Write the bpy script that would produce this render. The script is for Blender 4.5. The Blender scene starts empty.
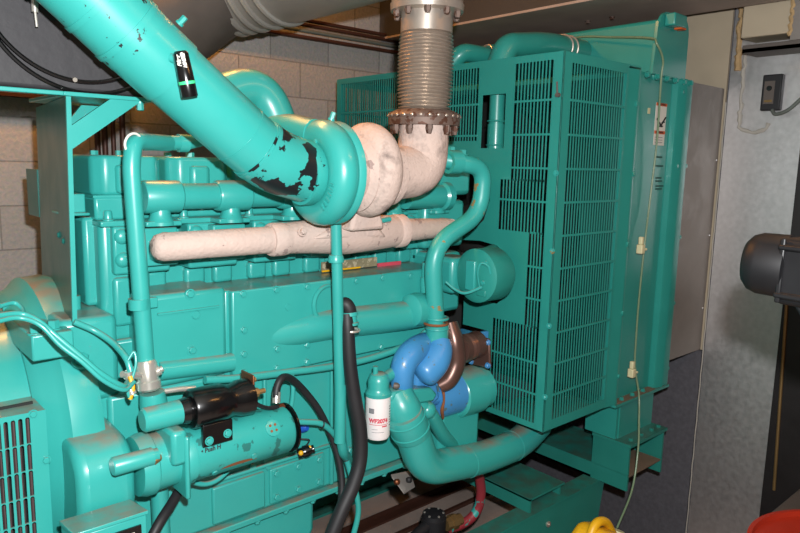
import bpy, bmesh, math, random
from mathutils import Vector, Matrix, Quaternion
V = Vector
PI = math.pi
random.seed(7)
SC = bpy.context.scene
COL = SC.collection
ORG = {}

# ---------------------------------------------------------------- materials
def lin(h):
    h = h.lstrip('#')
    c = [int(h[i:i+2], 16)/255 for i in (0, 2, 4)]
    return tuple(x/12.92 if x <= .04045 else ((x+.055)/1.055)**2.4 for x in c) + (1,)

def mat(name, col, rough=.5, metal=0, var=.12, scale=9, dust=None, dust_amt=0, bump=0, bscale=60,
        chips=None, chip_lo=.62, chip_soft=.012, chip_scale=7, spec=.5, coat=0):
    m = bpy.data.materials.new(name); m.use_nodes = True
    nt = m.node_tree; N = nt.nodes; L = nt.links
    b = N['Principled BSDF']
    b.inputs['Roughness'].default_value = rough
    b.inputs['Metallic'].default_value = metal
    b.inputs['Specular IOR Level'].default_value = spec
    b.inputs['Coat Weight'].default_value = coat
    b.inputs['Coat Roughness'].default_value = .15
    geo = N.new('ShaderNodeNewGeometry')
    nz = N.new('ShaderNodeTexNoise'); nz.inputs['Scale'].default_value = scale; nz.inputs['Detail'].default_value = 6
    L.new(geo.outputs['Position'], nz.inputs['Vector'])
    mx = N.new('ShaderNodeMix'); mx.data_type = 'RGBA'
    c = lin(col)
    mx.inputs['A'].default_value = tuple(x*(1-var) for x in c[:3]) + (1,)
    mx.inputs['B'].default_value = tuple(min(1, x*(1+var)) for x in c[:3]) + (1,)
    L.new(nz.outputs['Fac'], mx.inputs['Factor'])
    out = mx.outputs['Result']
    def mixin(out, facsock, colr):
        k = N.new('ShaderNodeMix'); k.data_type = 'RGBA'
        L.new(facsock, k.inputs['Factor']); L.new(out, k.inputs['A']); k.inputs['B'].default_value = lin(colr)
        return k.outputs['Result']
    if chips:
        n2 = N.new('ShaderNodeTexNoise'); n2.inputs['Scale'].default_value = chip_scale; n2.inputs['Detail'].default_value = 5
        n2.inputs['Roughness'].default_value = .55
        L.new(geo.outputs['Position'], n2.inputs['Vector'])
        r = N.new('ShaderNodeMapRange'); r.inputs['From Min'].default_value = chip_lo; r.inputs['From Max'].default_value = chip_lo+chip_soft
        L.new(n2.outputs['Fac'], r.inputs['Value'])
        out = mixin(out, r.outputs['Result'], chips)
    if dust:
        sep = N.new('ShaderNodeSeparateXYZ'); L.new(geo.outputs['Normal'], sep.inputs[0])
        r = N.new('ShaderNodeMapRange'); r.inputs['From Min'].default_value = .72; r.inputs['From Max'].default_value = .98
        r.inputs['To Max'].default_value = dust_amt
        L.new(sep.outputs['Z'], r.inputs['Value'])
        n3 = N.new('ShaderNodeTexNoise'); n3.inputs['Scale'].default_value = 14; n3.inputs['Detail'].default_value = 8
        L.new(geo.outputs['Position'], n3.inputs['Vector'])
        r3 = N.new('ShaderNodeMapRange'); r3.inputs['From Min'].default_value = .3; r3.inputs['From Max'].default_value = .62
        L.new(n3.outputs['Fac'], r3.inputs['Value'])
        mu = N.new('ShaderNodeMath'); mu.operation = 'MULTIPLY'
        L.new(r.outputs['Result'], mu.inputs[0]); L.new(r3.outputs['Result'], mu.inputs[1])
        out = mixin(out, mu.outputs[0], dust)
    L.new(out, b.inputs['Base Color'])
    rr = N.new('ShaderNodeMapRange'); rr.inputs['To Min'].default_value = max(0, rough-.08); rr.inputs['To Max'].default_value = min(1, rough+.12)
    L.new(nz.outputs['Fac'], rr.inputs['Value']); L.new(rr.outputs['Result'], b.inputs['Roughness'])
    if bump:
        n4 = N.new('ShaderNodeTexNoise'); n4.inputs['Scale'].default_value = bscale; n4.inputs['Detail'].default_value = 4
        L.new(geo.outputs['Position'], n4.inputs['Vector'])
        bp = N.new('ShaderNodeBump'); bp.inputs['Strength'].default_value = bump; bp.inputs['Distance'].default_value = .01
        L.new(n4.outputs['Fac'], bp.inputs['Height']); L.new(bp.outputs['Normal'], b.inputs['Normal'])
    return m

def block_wall_mat():
    m = bpy.data.materials.new('concrete_block'); m.use_nodes = True
    nt = m.node_tree; N = nt.nodes; L = nt.links; b = N['Principled BSDF']
    geo = N.new('ShaderNodeNewGeometry'); sep = N.new('ShaderNodeSeparateXYZ'); cmb = N.new('ShaderNodeCombineXYZ')
    L.new(geo.outputs['Position'], sep.inputs[0])
    ad = N.new('ShaderNodeMath'); ad.operation = 'ADD'; L.new(sep.outputs['X'], ad.inputs[0]); L.new(sep.outputs['Y'], ad.inputs[1])
    L.new(ad.outputs[0], cmb.inputs['X']); L.new(sep.outputs['Z'], cmb.inputs['Y'])
    mp = N.new('ShaderNodeMapping'); L.new(cmb.outputs[0], mp.inputs['Vector'])
    mp.inputs['Location'].default_value = (.06, -.016, 0)
    br = N.new('ShaderNodeTexBrick'); L.new(mp.outputs[0], br.inputs['Vector'])
    br.inputs['Scale'].default_value = 1; br.inputs['Brick Width'].default_value = .40; br.inputs['Row Height'].default_value = .2
    br.inputs['Mortar Size'].default_value = .004; br.inputs['Mortar Smooth'].default_value = .4
    br.inputs['Color1'].default_value = lin('#a8a098'); br.inputs['Color2'].default_value = lin('#989088'); br.inputs['Mortar'].default_value = lin('#847c74')
    nz = N.new('ShaderNodeTexNoise'); nz.inputs['Scale'].default_value = 60; nz.inputs['Detail'].default_value = 8
    L.new(geo.outputs['Position'], nz.inputs['Vector'])
    mx = N.new('ShaderNodeMix'); mx.data_type = 'RGBA'; mx.blend_type = 'MULTIPLY'; mx.inputs['Factor'].default_value = .45
    L.new(br.outputs['Color'], mx.inputs['A']); L.new(nz.outputs['Color'], mx.inputs['B'])
    hs = N.new('ShaderNodeHueSaturation'); hs.inputs['Saturation'].default_value = .55; hs.inputs['Value'].default_value = 1.15
    L.new(mx.outputs['Result'], hs.inputs['Color'])
    L.new(hs.outputs[0], b.inputs['Base Color']); b.inputs['Roughness'].default_value = .9
    bp = N.new('ShaderNodeBump'); bp.inputs['Strength'].default_value = .5; bp.inputs['Distance'].default_value = .01
    iv = N.new('ShaderNodeMath'); iv.operation = 'MULTIPLY_ADD'; iv.inputs[1].default_value = -1.6
    L.new(br.outputs['Fac'], iv.inputs[0]); L.new(nz.outputs['Fac'], iv.inputs[2])
    L.new(iv.outputs[0], bp.inputs['Height']); L.new(bp.outputs['Normal'], b.inputs['Normal'])
    return m

# ---------------------------------------------------------------- geometry
def frame(d):
    d = V(d).normalized()
    a = V((0, 0, 1)) if abs(d.z) < .9 else V((1, 0, 0))
    u = d.cross(a).normalized()
    return d, u, d.cross(u).normalized()

def fillet(pts, fd, n=7):
    pts = [V(p) for p in pts]; out = [pts[0]]
    for i in range(1, len(pts)-1):
        a, b, c = pts[i-1], pts[i], pts[i+1]
        f = min(fd, (a-b).length*.49, (c-b).length*.49)
        p, q = b+(a-b).normalized()*f, b+(c-b).normalized()*f
        for k in range(n+1):
            t = k/n; out.append(p*(1-t)**2 + b*2*t*(1-t) + q*t*t)
    return out + [pts[-1]]

def spline(pts, n=8):
    pts = [V(p) for p in pts]; P4 = [pts[0]*2-pts[1]] + pts + [pts[-1]*2-pts[-2]]; out = []
    for i in range(1, len(P4)-2):
        p0, p1, p2, p3 = P4[i-1:i+3]
        for k in range(n):
            t = k/n
            out.append(.5*((2*p1)+(p2-p0)*t+(2*p0-5*p1+4*p2-p3)*t*t+(3*p1-p0-3*p2+p3)*t**3))
    return out + [pts[-1]]

class MB:
    def __init__(s): s.bm = bmesh.new()
    def ring(s, c, u, w, r, n): return [s.bm.verts.new(c+u*(r*math.cos(2*PI*k/n))+w*(r*math.sin(2*PI*k/n))) for k in range(n)]
    def skin(s, a, b):
        n = len(a)
        for k in range(n): s.bm.faces.new((a[k], a[(k+1) % n], b[(k+1) % n], b[k]))
    def box(s, lo, hi):
        x0, y0, z0 = [min(a, b) for a, b in zip(lo, hi)]; x1, y1, z1 = [max(a, b) for a, b in zip(lo, hi)]
        v = [s.bm.verts.new(p) for p in ((x0,y0,z0),(x1,y0,z0),(x1,y1,z0),(x0,y1,z0),(x0,y0,z1),(x1,y0,z1),(x1,y1,z1),(x0,y1,z1))]
        for f in ((3,2,1,0),(4,5,6,7),(0,1,5,4),(1,2,6,5),(2,3,7,6),(3,0,4,7)): s.bm.faces.new([v[i] for i in f])
        return s
    def obox(s, c, size, m):
        """box of given size centred at c, turned by matrix m"""
        h = V(size)/2; v = []
        for z in (-1, 1):
            for x, y in ((-1,-1),(1,-1),(1,1),(-1,1)): v.append(s.bm.verts.new(V(c)+m@V((x*h.x, y*h.y, z*h.z))))
        for f in ((3,2,1,0),(4,5,6,7),(0,1,5,4),(1,2,6,5),(2,3,7,6),(3,0,4,7)): s.bm.faces.new([v[i] for i in f])
        return s
    def prism(s, poly, vec):
        vec = V(vec); a = [s.bm.verts.new(p) for p in poly]; b = [s.bm.verts.new(V(p)+vec) for p in poly]
        s.bm.faces.new(a[::-1]); s.bm.faces.new(b); s.skin(a, b); return s
    def cyl(s, p0, p1, r0, r1=None, n=24):
        return s.lathe(p0, V(p1)-V(p0), [(0, 0), (0, r0), ((V(p1)-V(p0)).length, r0 if r1 is None else r1), ((V(p1)-V(p0)).length, 0)], n)
    def lathe(s, o, axis, prof, n=32):
        d, u, w = frame(axis); o = V(o); prev = None
        for t, r in prof:
            c = o+d*t
            cur = [s.bm.verts.new(c)] if r < 1e-6 else s.ring(c, u, w, r, n)
            if prev is not None:
                if len(prev) == 1 and len(cur) > 1:
                    for k in range(n): s.bm.faces.new((prev[0], cur[(k+1) % n], cur[k]))
                elif len(cur) == 1 and len(prev) > 1:
                    for k in range(n): s.bm.faces.new((prev[k], prev[(k+1) % n], cur[0]))
                elif len(cur) > 1: s.skin(prev, cur)
            prev = cur
        return s
    def tube(s, pts, r, n=14, cap=True):
        pts = [V(p) for p in pts]
        R = r if isinstance(r, (list, tuple)) else [r]*len(pts)
        if len(R) != len(pts): R = [R[0]+(R[-1]-R[0])*i/(len(pts)-1) for i in range(len(pts))]
        d, u, w = frame(pts[1]-pts[0]); rings = []
        for i, p in enumerate(pts):
            a = pts[max(0, i-1)]; b = pts[min(len(pts)-1, i+1)]; nd = (b-a).normalized()
            q = d.rotation_difference(nd); u = q@u; w = q@w; d = nd
            rings.append(s.ring(p, u, w, R[i], n))
        for a, b in zip(rings, rings[1:]): s.skin(a, b)
        if cap:
            s.bm.faces.new(rings[0][::-1]); s.bm.faces.new(rings[-1])
        return s
    def torus(s, c, axis, R, r, n=40, m=14):
        d, u, w = frame(axis); c = V(c); rings = []
        for i in range(n):
            e = u*math.cos(2*PI*i/n)+w*math.sin(2*PI*i/n)
            rings.append([s.bm.verts.new(c+e*(R+r*math.cos(2*PI*k/m))+d*(r*math.sin(2*PI*k/m))) for k in range(m)])
        for i in range(n): s.skin(rings[i], rings[(i+1) % n])
        return s
    def ball(s, c, r, sc=(1,1,1)):
        bmesh.ops.create_uvsphere(s.bm, u_segments=20, v_segments=12, radius=r, matrix=Matrix.Translation(c)@Matrix.Diagonal((*sc, 1)))
        return s
    def hexbolt(s, p, nrm, r=.011, h=.01):
        d, u, w = frame(nrm); p = V(p)
        s.lathe(p, d, [(-.004, 0), (-.004, r*1.35), (.002, r*1.35), (.002, r*.99)], 16)
        a = s.ring(p+d*.002, u, w, r, 6); b = s.ring(p+d*h, u, w, r, 6); c = s.ring(p+d*(h+r*.15), u, w, r*.8, 6)
        s.skin(a, b); s.skin(b, c); s.bm.faces.new(c); return s
    def build(s, name, m, parent=None, label=None, bevel=0, smooth=38, seg=2, sub=0):
        bm = s.bm
        bmesh.ops.recalc_face_normals(bm, faces=bm.faces)
        co = [v.co for v in bm.verts]
        lo = V([min(c[i] for c in co) for i in range(3)]); hi = V([max(c[i] for c in co) for i in range(3)])
        ctr = (lo+hi)/2
        if parent is None: ctr.z = lo.z
        bmesh.ops.translate(bm, verts=bm.verts, vec=-ctr)
        me = bpy.data.meshes.new(name); bm.to_mesh(me); bm.free()
        me.materials.append(m)
        for p in me.polygons: p.use_smooth = True
        me.set_sharp_from_angle(angle=math.radians(smooth))
        o = bpy.data.objects.new(name, me); COL.objects.link(o)
        ORG[o] = ctr
        if parent is not None: o.parent = parent; o.location = ctr-ORG[parent]
        else: o.location = ctr
        if label: o['label'] = label
        if bevel:
            md = o.modifiers.new('bevel', 'BEVEL'); md.width = bevel; md.segments = seg; md.limit_method = 'ANGLE'; md.angle_limit = math.radians(35)
            md.harden_normals = False
        if sub:
            md = o.modifiers.new('subdivision', 'SUBSURF'); md.levels = sub; md.render_levels = sub
        return o

def thing(name, label, cat, loc, group=None):
    o = bpy.data.objects.new(name, None); COL.objects.link(o); o.location = loc; ORG[o] = V(loc)
    o.empty_display_size = .05
    return tag(o, label, cat, group)

def tag(o, label, cat, group=None):
    o['label'] = label; o['category'] = cat
    if group: o['group'] = group
    return o

def struct(o): o['kind'] = 'structure'; return o

def copy_part(o, parent, at):
    c = o.copy(); COL.objects.link(c); c.parent = parent; ORG[c] = V(at); c.location = V(at)-ORG[parent]
    return c

def bolts(parent, pts, nrm, m, r=.011, h=.01, name='bolt'):
    first = None
    for p in pts:
        if first is None:
            first = MB().hexbolt(p, nrm, r, h).build(name, m, parent); off = ORG[first]-V(p)
        else: copy_part(first, parent, V(p)+off)

def plate2d(outline, holes, mapf, thick):
    """flat plate with holes: 2D outlines filled, pushed through mapf(a, b, t) -> 3D"""
    cu = bpy.data.curves.new('plate', 'CURVE'); cu.dimensions = '2D'; cu.fill_mode = 'BOTH'; cu.extrude = thick/2
    for loop in [outline]+holes:
        sp = cu.splines.new('POLY'); sp.points.add(len(loop)-1); sp.use_cyclic_u = True
        for q, (a, b) in zip(sp.points, loop): q.co = (a, b, 0, 1)
    o = bpy.data.objects.new('plate', cu); COL.objects.link(o)
    dg = bpy.context.evaluated_depsgraph_get(); me = bpy.data.meshes.new_from_object(o.evaluated_get(dg))
    bpy.data.objects.remove(o); bpy.data.curves.remove(cu)
    mb = MB(); mb.bm.from_mesh(me); bpy.data.meshes.remove(me)
    for v in mb.bm.verts: v.co = V(mapf(v.co.x, v.co.y, v.co.z))
    bmesh.ops.remove_doubles(mb.bm, verts=mb.bm.verts, dist=1e-5)
    return mb

def text_mb(body, size, mapf, thick=.0006, shear=0, align='CENTER', bold=0):
    cu = bpy.data.curves.new('lettering', 'FONT'); cu.body = body; cu.size = size; cu.align_x = align; cu.align_y = 'CENTER'
    cu.extrude = thick; cu.shear = shear; cu.offset = bold
    o = bpy.data.objects.new('lettering', cu); COL.objects.link(o)
    dg = bpy.context.evaluated_depsgraph_get(); me = bpy.data.meshes.new_from_object(o.evaluated_get(dg))
    bpy.data.objects.remove(o); bpy.data.curves.remove(cu)
    mb = MB(); mb.bm.from_mesh(me); bpy.data.meshes.remove(me)
    for v in mb.bm.verts: v.co = V(mapf(v.co.x, v.co.y, v.co.z))
    return mb

def circ(a, b, r, n=28, a0=0, a1=2*PI):
    return [(a+r*math.cos(a0+(a1-a0)*k/n), b+r*math.sin(a0+(a1-a0)*k/n)) for k in range(n if a1-a0 > 6.28 else n+1)]
def xp(x): return lambda a, b, t: (x+t, a, b)          # plate standing across the engine (a = Y, b = Z)
def yp(y): return lambda a, b, t: (a, y+t, b)          # plate along the engine (a = X, b = Z)
RZ = lambda a: Matrix.Rotation(a, 3, 'Z')
# ================================================================ materials
GREEN = mat('green_engine_paint', '#319c95', .33, dust='#85796a', dust_amt=.95, var=.06, coat=.25)
GREEN_R = mat('green_radiator_paint', '#28897f', .36, dust='#5a5648', dust_amt=.6, var=.08, coat=.2)
GREEN_D = mat('green_base_paint', '#22786d', .42, dust='#454238', dust_amt=.55, var=.14)
GREEN_CHIP = mat('green_paint_chipped_to_brown', '#319c95', .36, chips='#8a7a52', chip_lo=.64, chip_scale=16, var=.06)
GREEN_PEEL = mat('green_paint_peeled_to_black', '#319c95', .36, chips='#15171a', chip_lo=.54, chip_scale=13, var=.06)
GREEN_NICK = mat('green_paint_nicked', '#319c95', .36, chips='#1c1e20', chip_lo=.645, chip_scale=42, var=.06)
GREEN_SOOT = mat('green_paint_sooty', '#319c95', .36, chips='#2b6f69', chip_lo=.58, chip_scale=20, var=.1)
DUSTY = mat('dusty_green_steel', '#6a5a4a', .8, var=.25)
SHROUDM = mat('shaded_shroud_green', '#154a43', .5, var=.3)  # shade inside the guard is painted into this darker green
STENCIL = mat('faded_stencil', '#1f524b', .6, var=.2)
GREEN_SHADE = mat('green_paint_shaded', '#1c5f58', .3, var=.2, coat=0, spec=.35)  # engine green darkened: shade on the bracket's side face put into the colour
PINK = mat('chalky_exhaust_coating', '#bba79d', .85, var=.2, scale=9, chips='#95827c', chip_lo=.62, chip_scale=22, bump=.35, bscale=90)
PINK_DIRTY = mat('sooty_exhaust_coating', '#bba79d', .85, var=.2, scale=9, chips='#6f625c', chip_lo=.5, chip_soft=.2, chip_scale=14, bump=.35, bscale=90)
STEEL = mat('stainless_steel', '#bdb2a7', .3, metal=.7, var=.12, scale=20)
RUSTSTEEL = mat('rusty_flange_steel', '#6d5c54', .6, metal=.5, var=.25, chips='#54382c', chip_lo=.55, chip_scale=40)
JACKET = mat('duct_cladding', '#a9a49e', .32, metal=.4, var=.1, scale=4)
BLACK = mat('black_gloss_paint', '#0b0b0c', .22, var=.3, coat=.4)
RUBBER = mat('black_rubber', '#1c1c1f', .55, var=.2)
DRUM = mat('dull_black_housing', '#2b2a2d', .6, var=.35, scale=7, bump=.15, bscale=30)
BLUE = mat('blue_pump_paint', '#3f87bd', .36, var=.12, chips='#54707a', chip_lo=.66, chip_scale=24, coat=.2)
RUST = mat('rust', '#7a4a2a', .8, var=.3)
BROWNHOSE = mat('brown_metal_elbow', '#6a5048', .3, metal=.6, var=.2)
WHITE = mat('white_filter_paint', '#e4dedd', .35, var=.03)
RED = mat('red_paint', '#8a2312', .33, var=.12)
REDCHIP = mat('red_hose_green_overspray', '#8f3038', .5, chips='#319c95', chip_lo=.55, chip_scale=12, var=.15)
ORANGE = mat('orange_print', '#cf5a22', .5, var=.05)
REDPRINT = mat('red_print', '#c84858', .5, var=.03)
INK = mat('dark_print', '#17181a', .6, var=.1)
GREYINK = mat('grey_print', '#7c7c80', .6, var=.1)
PAPER = mat('white_print_stock', '#d9d5cc', .5, var=.04)
CREAM = mat('cream_plastic', '#c9c39c', .5, var=.05)
GLOWGREEN = mat('bright_green_band', '#3fce86', .4, var=.03)
YELLOW = mat('yellow_plastic', '#d9a416', .42, var=.08)
CHROME = mat('bright_plated_steel', '#d2cfc6', .25, metal=.7, var=.08)
BRASS = mat('brass', '#8a7048', .4, metal=.6, var=.1)
COPPER = mat('copper_lug', '#7c4a30', .4, metal=.8, var=.2)
GALV = mat('galvanised_sheet', '#cfcecf', .40, metal=.88, var=.16, scale=40, bump=.04, bscale=120)
GALV_W = mat('worn_galvanised_sheet', '#938c86', .58, metal=.6, var=.22, scale=9)
TANSHEET = mat('tan_sheet', '#b3a58e', .6, metal=.1, var=.1)
FOAM = mat('orange_sealing_foam', '#b0936a', .9, var=.35, scale=40, bump=.6, bscale=60)
CAULK = mat('pale_caulk', '#a8a39a', .8, var=.2)
BEAMBOT = mat('brown_beam_paint', '#a29187', .6, var=.3, scale=6)
BEAMWEB = mat('grey_beam_paint', '#3b3938', .6, var=.2, scale=4)
DARKSTEEL = mat('dark_beam_steel', '#625a55', .55, metal=.3, var=.25)
FLOORM = mat('stained_concrete', '#94847b', .85, var=.35, scale=5, bump=.2)
CONCW = mat('smooth_concrete', '#535258', .85, var=.4, scale=45, bump=.1)
BLOCK = block_wall_mat()
CEIL = mat('ceiling_concrete', '#8a857c', .9, var=.1)
DOORM = mat('black_door', '#141011', .5, var=.3)
CONDUIT = mat('brown_conduit', '#4a2d23', .5, metal=.3, var=.2)
GREYPIPE = mat('grey_conduit', '#6a706a', .5, metal=.3, var=.2)
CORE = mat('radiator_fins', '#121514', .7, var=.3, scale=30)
SIGHT = mat('yellowed_clear_tube', '#6c8266', .25, var=.1)
DEVICE = mat('black_dusty_plastic', '#0c0c0e', .45, var=.3, scale=12, spec=.3, dust='#33271d', dust_amt=.9)
LAMP = bpy.data.materials.new('warm_lamp_glass'); LAMP.use_nodes = True
LAMP.node_tree.nodes['Principled BSDF'].inputs['Emission Color'].default_value = lin('#ffc37a')
LAMP.node_tree.nodes['Principled BSDF'].inputs['Emission Strength'].default_value = 4
def wiremat(): return GREEN

# ================================================================ room
FZ = -.62
PADZ = -.3
struct(MB().box((-3, -3, FZ-.1), (3.7, 3.47, FZ)).build('floor', FLOORM))
struct(MB().box((-3, -3, 3.3), (4.4, 3.6, 3.4)).build('ceiling', CEIL))
struct(MB().box((-3, 3.47, FZ), (3.9, 3.6, 3.3)).build('wall_back', BLOCK))
wr = struct(MB().box((3.7, -3, FZ), (3.9, 3.47, 3.3)).build('wall_right', CONCW))
struct(MB().box((-3.15, -3, FZ), (-3, 3.6, 3.3)).build('wall_left', BLOCK))
# sheet metal lining of the right wall
struct(MB().box((3.68, 1.215, FZ), (3.70, 1.585, 2.9)).build('trim_1', GALV, None))
struct(MB().box((3.68, 1.60, FZ), (3.70, 3.47, .655)).build('trim_2', CONCW))
struct(MB().box((3.684, 1.60, .66), (3.70, 3.47, 3.3)).build('trim_6', TANSHEET))
# seam with caulk
mb = MB(); pts = []
for k in range(40):
    z = FZ+k*(2.0-FZ)/39
    pts.append((3.679, 1.592+.0015*math.sin(k*2.3), z))
mb.tube(pts, .0035, 8); struct(mb.build('trim_3', CAULK))
def bead(pts, r, nm, m, seed):
    rn = random.Random(seed); out = []
    pts = [V(p) for p in pts]
    for p, q in zip(pts, pts[1:]):
        n = max(2, int((q-p).length/.018))
        for k in range(n): out.append(p+(q-p)*k/n+V((0, rn.uniform(-1,1), rn.uniform(-1,1)))*r*.55)
    mb = MB(); mb.tube(out, [r*rn.uniform(.7, 1.35) for _ in out], 7); struct(mb.build(nm, m))
bead([(3.675, 1.56, 2.467), (3.675, 1.546, 2.21), (3.675, 1.548, 2.13)], .014, 'trim_5', FOAM, 3)
bead([(3.675, 1.514, 2.236), (3.675, 1.516, 2.058), (3.675, 1.513, 1.866), (3.675, 1.431, 1.84), (3.675, 1.376, 1.863), (3.675, 1.371, 1.912)], .009, 'trim_4', CAULK, 5)
# black door at the right edge
struct(MB().box((3.66, .2, FZ), (3.70, 1.21, 2.2)).build('door_1', DOORM))
t = MB(); t.tube([(3.655, 1.191, 1.014), (3.655, 1.153, 0.017)], .008, 8)
tag(t.build('door_rod', BRASS), 'thin tan rod standing against the black door at the right edge', 'rod')

# duct side sheet between radiator and wall
b = thing('duct_side_sheet', 'worn grey galvanised sheet closing the gap between the green radiator and the wall', 'metal sheet', (3.5, 1.61, .66))
MB().box((3.31, 1.605, .665), (3.672, 1.612, 2.07)).build('sheet', GALV_W, b)
for z in (.9, 1.3, 1.7): MB().lathe((3.655, 1.606, z), (0,-1,0), [(0,0),(0,.006),(.004,.004),(.005,0)], 10).build('rivet', GALV, b)

# roof beam
b = thing('roof_beam', 'dark steel roof beam running across the top right above the radiator', 'beam', (3.1, 1.7, 2.42))
MB().box((2.85, -2.5, 2.42), (3.44, 3.46, 2.432)).build('bottom_plate', BEAMBOT, b, label='brownish underside of the beam')
MB().box((2.86, -2.5, 2.432), (3.43, 3.46, 3.28)).build('web', BEAMWEB, b)
bolts(b, [(3.234, 2.168, 2.42), (3.231, 2.022, 2.42)], (0,0,-1), RUSTSTEEL, .012, .012)
bolts(b, [(2.86, y, 2.6) for y in (2.1, 2.5)], (-1,0,0), RUSTSTEEL, .014, .012)

# sheet metal box high on the right wall
b = thing('wall_duct_box', 'tan sheet metal box sealed with orange foam high on the right wall', 'duct box', (3.6, 1.36, 2.28))
MB().box((3.5, 1.25, 2.285), (3.68, 1.475, 2.44)).build('box', TANSHEET, b, bevel=.006)
mb = MB()
mb.tube([(3.497, 1.25+.004*math.sin(k*2.1), 2.27+k*.012) for k in range(17)], [.009+.004*abs(math.sin(k*1.9)) for k in range(17)], 8)
mb.build('foam_seal', FOAM, b, label='orange sealing foam')
MB().box((3.49, 1.0, 2.25), (3.68, 1.247, 2.46)).build('side_duct', GALV_W, b)
b = tag(MB().box((3.50, .9, 2.215), (3.69, 1.46, 2.232)).box((3.5, .9, 2.215), (3.505, 1.46, 2.25)).build('angle_shelf', DARKSTEEL), 'dark steel angle running under the tan box on the right wall', 'steel angle')

# black control box with cable
b = thing('control_box', 'small black box with a printed front mounted on the right wall', 'control box', (3.66, 1.374, 1.951))
lo, hi = (3.64, 1.321, 1.947), (3.64, 1.407, 2.121)
MB().box((3.64, lo[1]-.005, lo[2]), (3.68, hi[1], hi[2])).build('case', RUBBER, b, bevel=.006)
cy, cz = (lo[1]+hi[1])/2, (lo[2]+hi[2])/2
MB().box((3.637, cy-.018, cz-.055), (3.641, cy+.03, cz+.055)).build('face_plate', DARKSTEEL, b, label='brown printed face plate')
MB().lathe((3.638, cy+.006, cz+.02), (-1,0,0), [(0,0),(0,.013),(.006,.012),(.006,0)], 16).build('sensor', BLACK, b)
MB().box((3.6355, cy-.012, cz-.047), (3.6375, cy+.024, cz-.036)).build('printed_line', BRASS, b)
MB().tube(spline([(3.64, 1.348, 1.948), (3.63, 1.324, 1.927), (3.62, 1.268, 1.944), (3.61, 1.205, 2.001), (3.6, 1.101, 2.115)], 8), .009, 10).build('cable', GREYPIPE, b)

# wall conduits: along the back wall up high
for nm, m, a, bb, lab in (('x', CONDUIT, (2.359, 3.4, 2.444), (2.999, 3.4, 2.445), 'uppermost brown pipe of the four along the top of the block wall'),
                      ('x', CONDUIT, (2.29, 3.4, 2.423), (3, 3.4, 2.414), 'second brown pipe from the top along the block wall'),
                      ('x', GREYPIPE, (2.168, 3.4, 2.389), (3.001, 3.4, 2.383), 'grey green pipe between brown pipes along the top of the block wall'),
                      ('x', CONDUIT, (2.07, 3.4, 2.354), (3.002, 3.4, 2.346), 'lowest brown pipe of the four along the top of the block wall')):
    z = (a[2]+bb[2])/2
    t = thing('wall_pipe', lab, 'pipe', (a[0], 3.40, z), 'pipes along the top of the block wall')
    MB().tube([(a[0]-.9, 3.40, z), (3.69, 3.40, z)], .011, 10).build('pipe', m, t)
    for x in (3.4,): MB().box((x-.012, 3.386, z-.02), (x+.012, 3.47, z+.02)).build('clip', m, t)
for i, (px, w) in enumerate(((87, .013), (92, .013), (98, .011), (105, .014))):
    p = (1.088, 3.4, 1.771); x = (1.09, 1.125, 1.165, 1.21)[i]
    t = MB().tube([(x, 3.42, 1.2), (x, 3.42, 3.3)], w, 10)
    tag(t.build('upright_conduit', CONDUIT), ['leftmost', 'second from left', 'third from left', 'rightmost'][i] + ' of the four brown upright conduits on the block wall behind the engine', 'conduit', 'upright conduits behind the engine')
tag(MB().box((-1.0, 3.41, 1.9), (1.05, 3.47, 1.98)).build('wall_board', CONDUIT), 'brown horizontal board on the block wall behind the green bracket', 'board')

# clad exhaust duct overhead
b = thing('overhead_exhaust_duct', 'wide silver clad exhaust duct passing overhead at the top left', 'duct', (1.9, 2.8, 2.5))
dp = spline([(1.88, 1.78, 2.564), (1.694, 2, 2.514), (1.679, 2.6, 2.506), (1.536, 2.95, 2.469), (1.429, 3, 2.406), (1.196, 3, 2.234), (0.8293, 3, 2.083)], 10)
MB().tube(dp[:31], .255, 40).build('cladding', JACKET, b)
MB().tube(dp[30:], .252, 40).build('elbow', DARKSTEEL, b, label='elbow of the duct with its shading painted in')  # shading on the elbow painted in with a darker steel colour
for k in (22, 24, 26, 28, 30):
    d, u, w = frame(dp[k+1]-dp[k-1])
    MB().torus(dp[k], d, .256, .014, 48, 8).build('band', JACKET, b)

# warm ceiling lamps
for (x, y, l) in ((.9, 2.8, 'warm ceiling lamp over the engine'), (2.3, -.6, 'warm ceiling lamp near the door')):
    b = thing('ceiling_lamp', l, 'lamp', (x, y, 3.2))
    MB().box((x-.6, y-.1, 3.24), (x+.6, y+.1, 3.3)).build('housing', WHITE, b)
    MB().box((x-.57, y-.08, 3.225), (x+.57, y+.08, 3.24)).build('diffuser', LAMP, b)
# ================================================================ skid base
tag(MB().box((-1, 1.62, FZ), (2.97, 3.2, PADZ)).box((-1, .05, FZ), (2.60, 1.62, PADZ)).build('concrete_pad', FLOORM), 'brown stained concrete pad under the skid frame', 'pad')
FZ_ROOM = FZ; FZ = PADZ
b = thing('skid_base', 'green painted steel skid frame under the engine and radiator', 'skid', (1.5, 2.33, FZ))
for y0, y1, web in ((1.70, 1.79, 1.705), (2.87, 2.96, 2.95)):
    mb = MB().box((-.8, y0, .085), (2.93, y1, .1)).box((-.8, y0, FZ), (2.93, y1, FZ+.015))
    yw = y0 if web < 2 else y1-.012
    mb.prism([(-.8, yw, FZ), (2.86, yw, FZ), (2.93, yw, .086), (-.8, yw, .086)], (0, .012, 0))
    mb.build('rail', GREEN_D, b)
mb = MB()                                        # front support channel lying across the rails
mb.box((2.345, 1.72, .10), (2.357, 2.94, .165)).box((2.345, 1.72, .157), (2.61, 2.94, .167)).box((2.60, 1.74, .10), (2.61, 2.94, .16))
mb.build('cross_member', GREEN_D, b)
mb = MB().box((.9, 1.79, -.2), (1.02, 2.87, .05)); mb.build('cross_member', GREEN_D, b)
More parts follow.
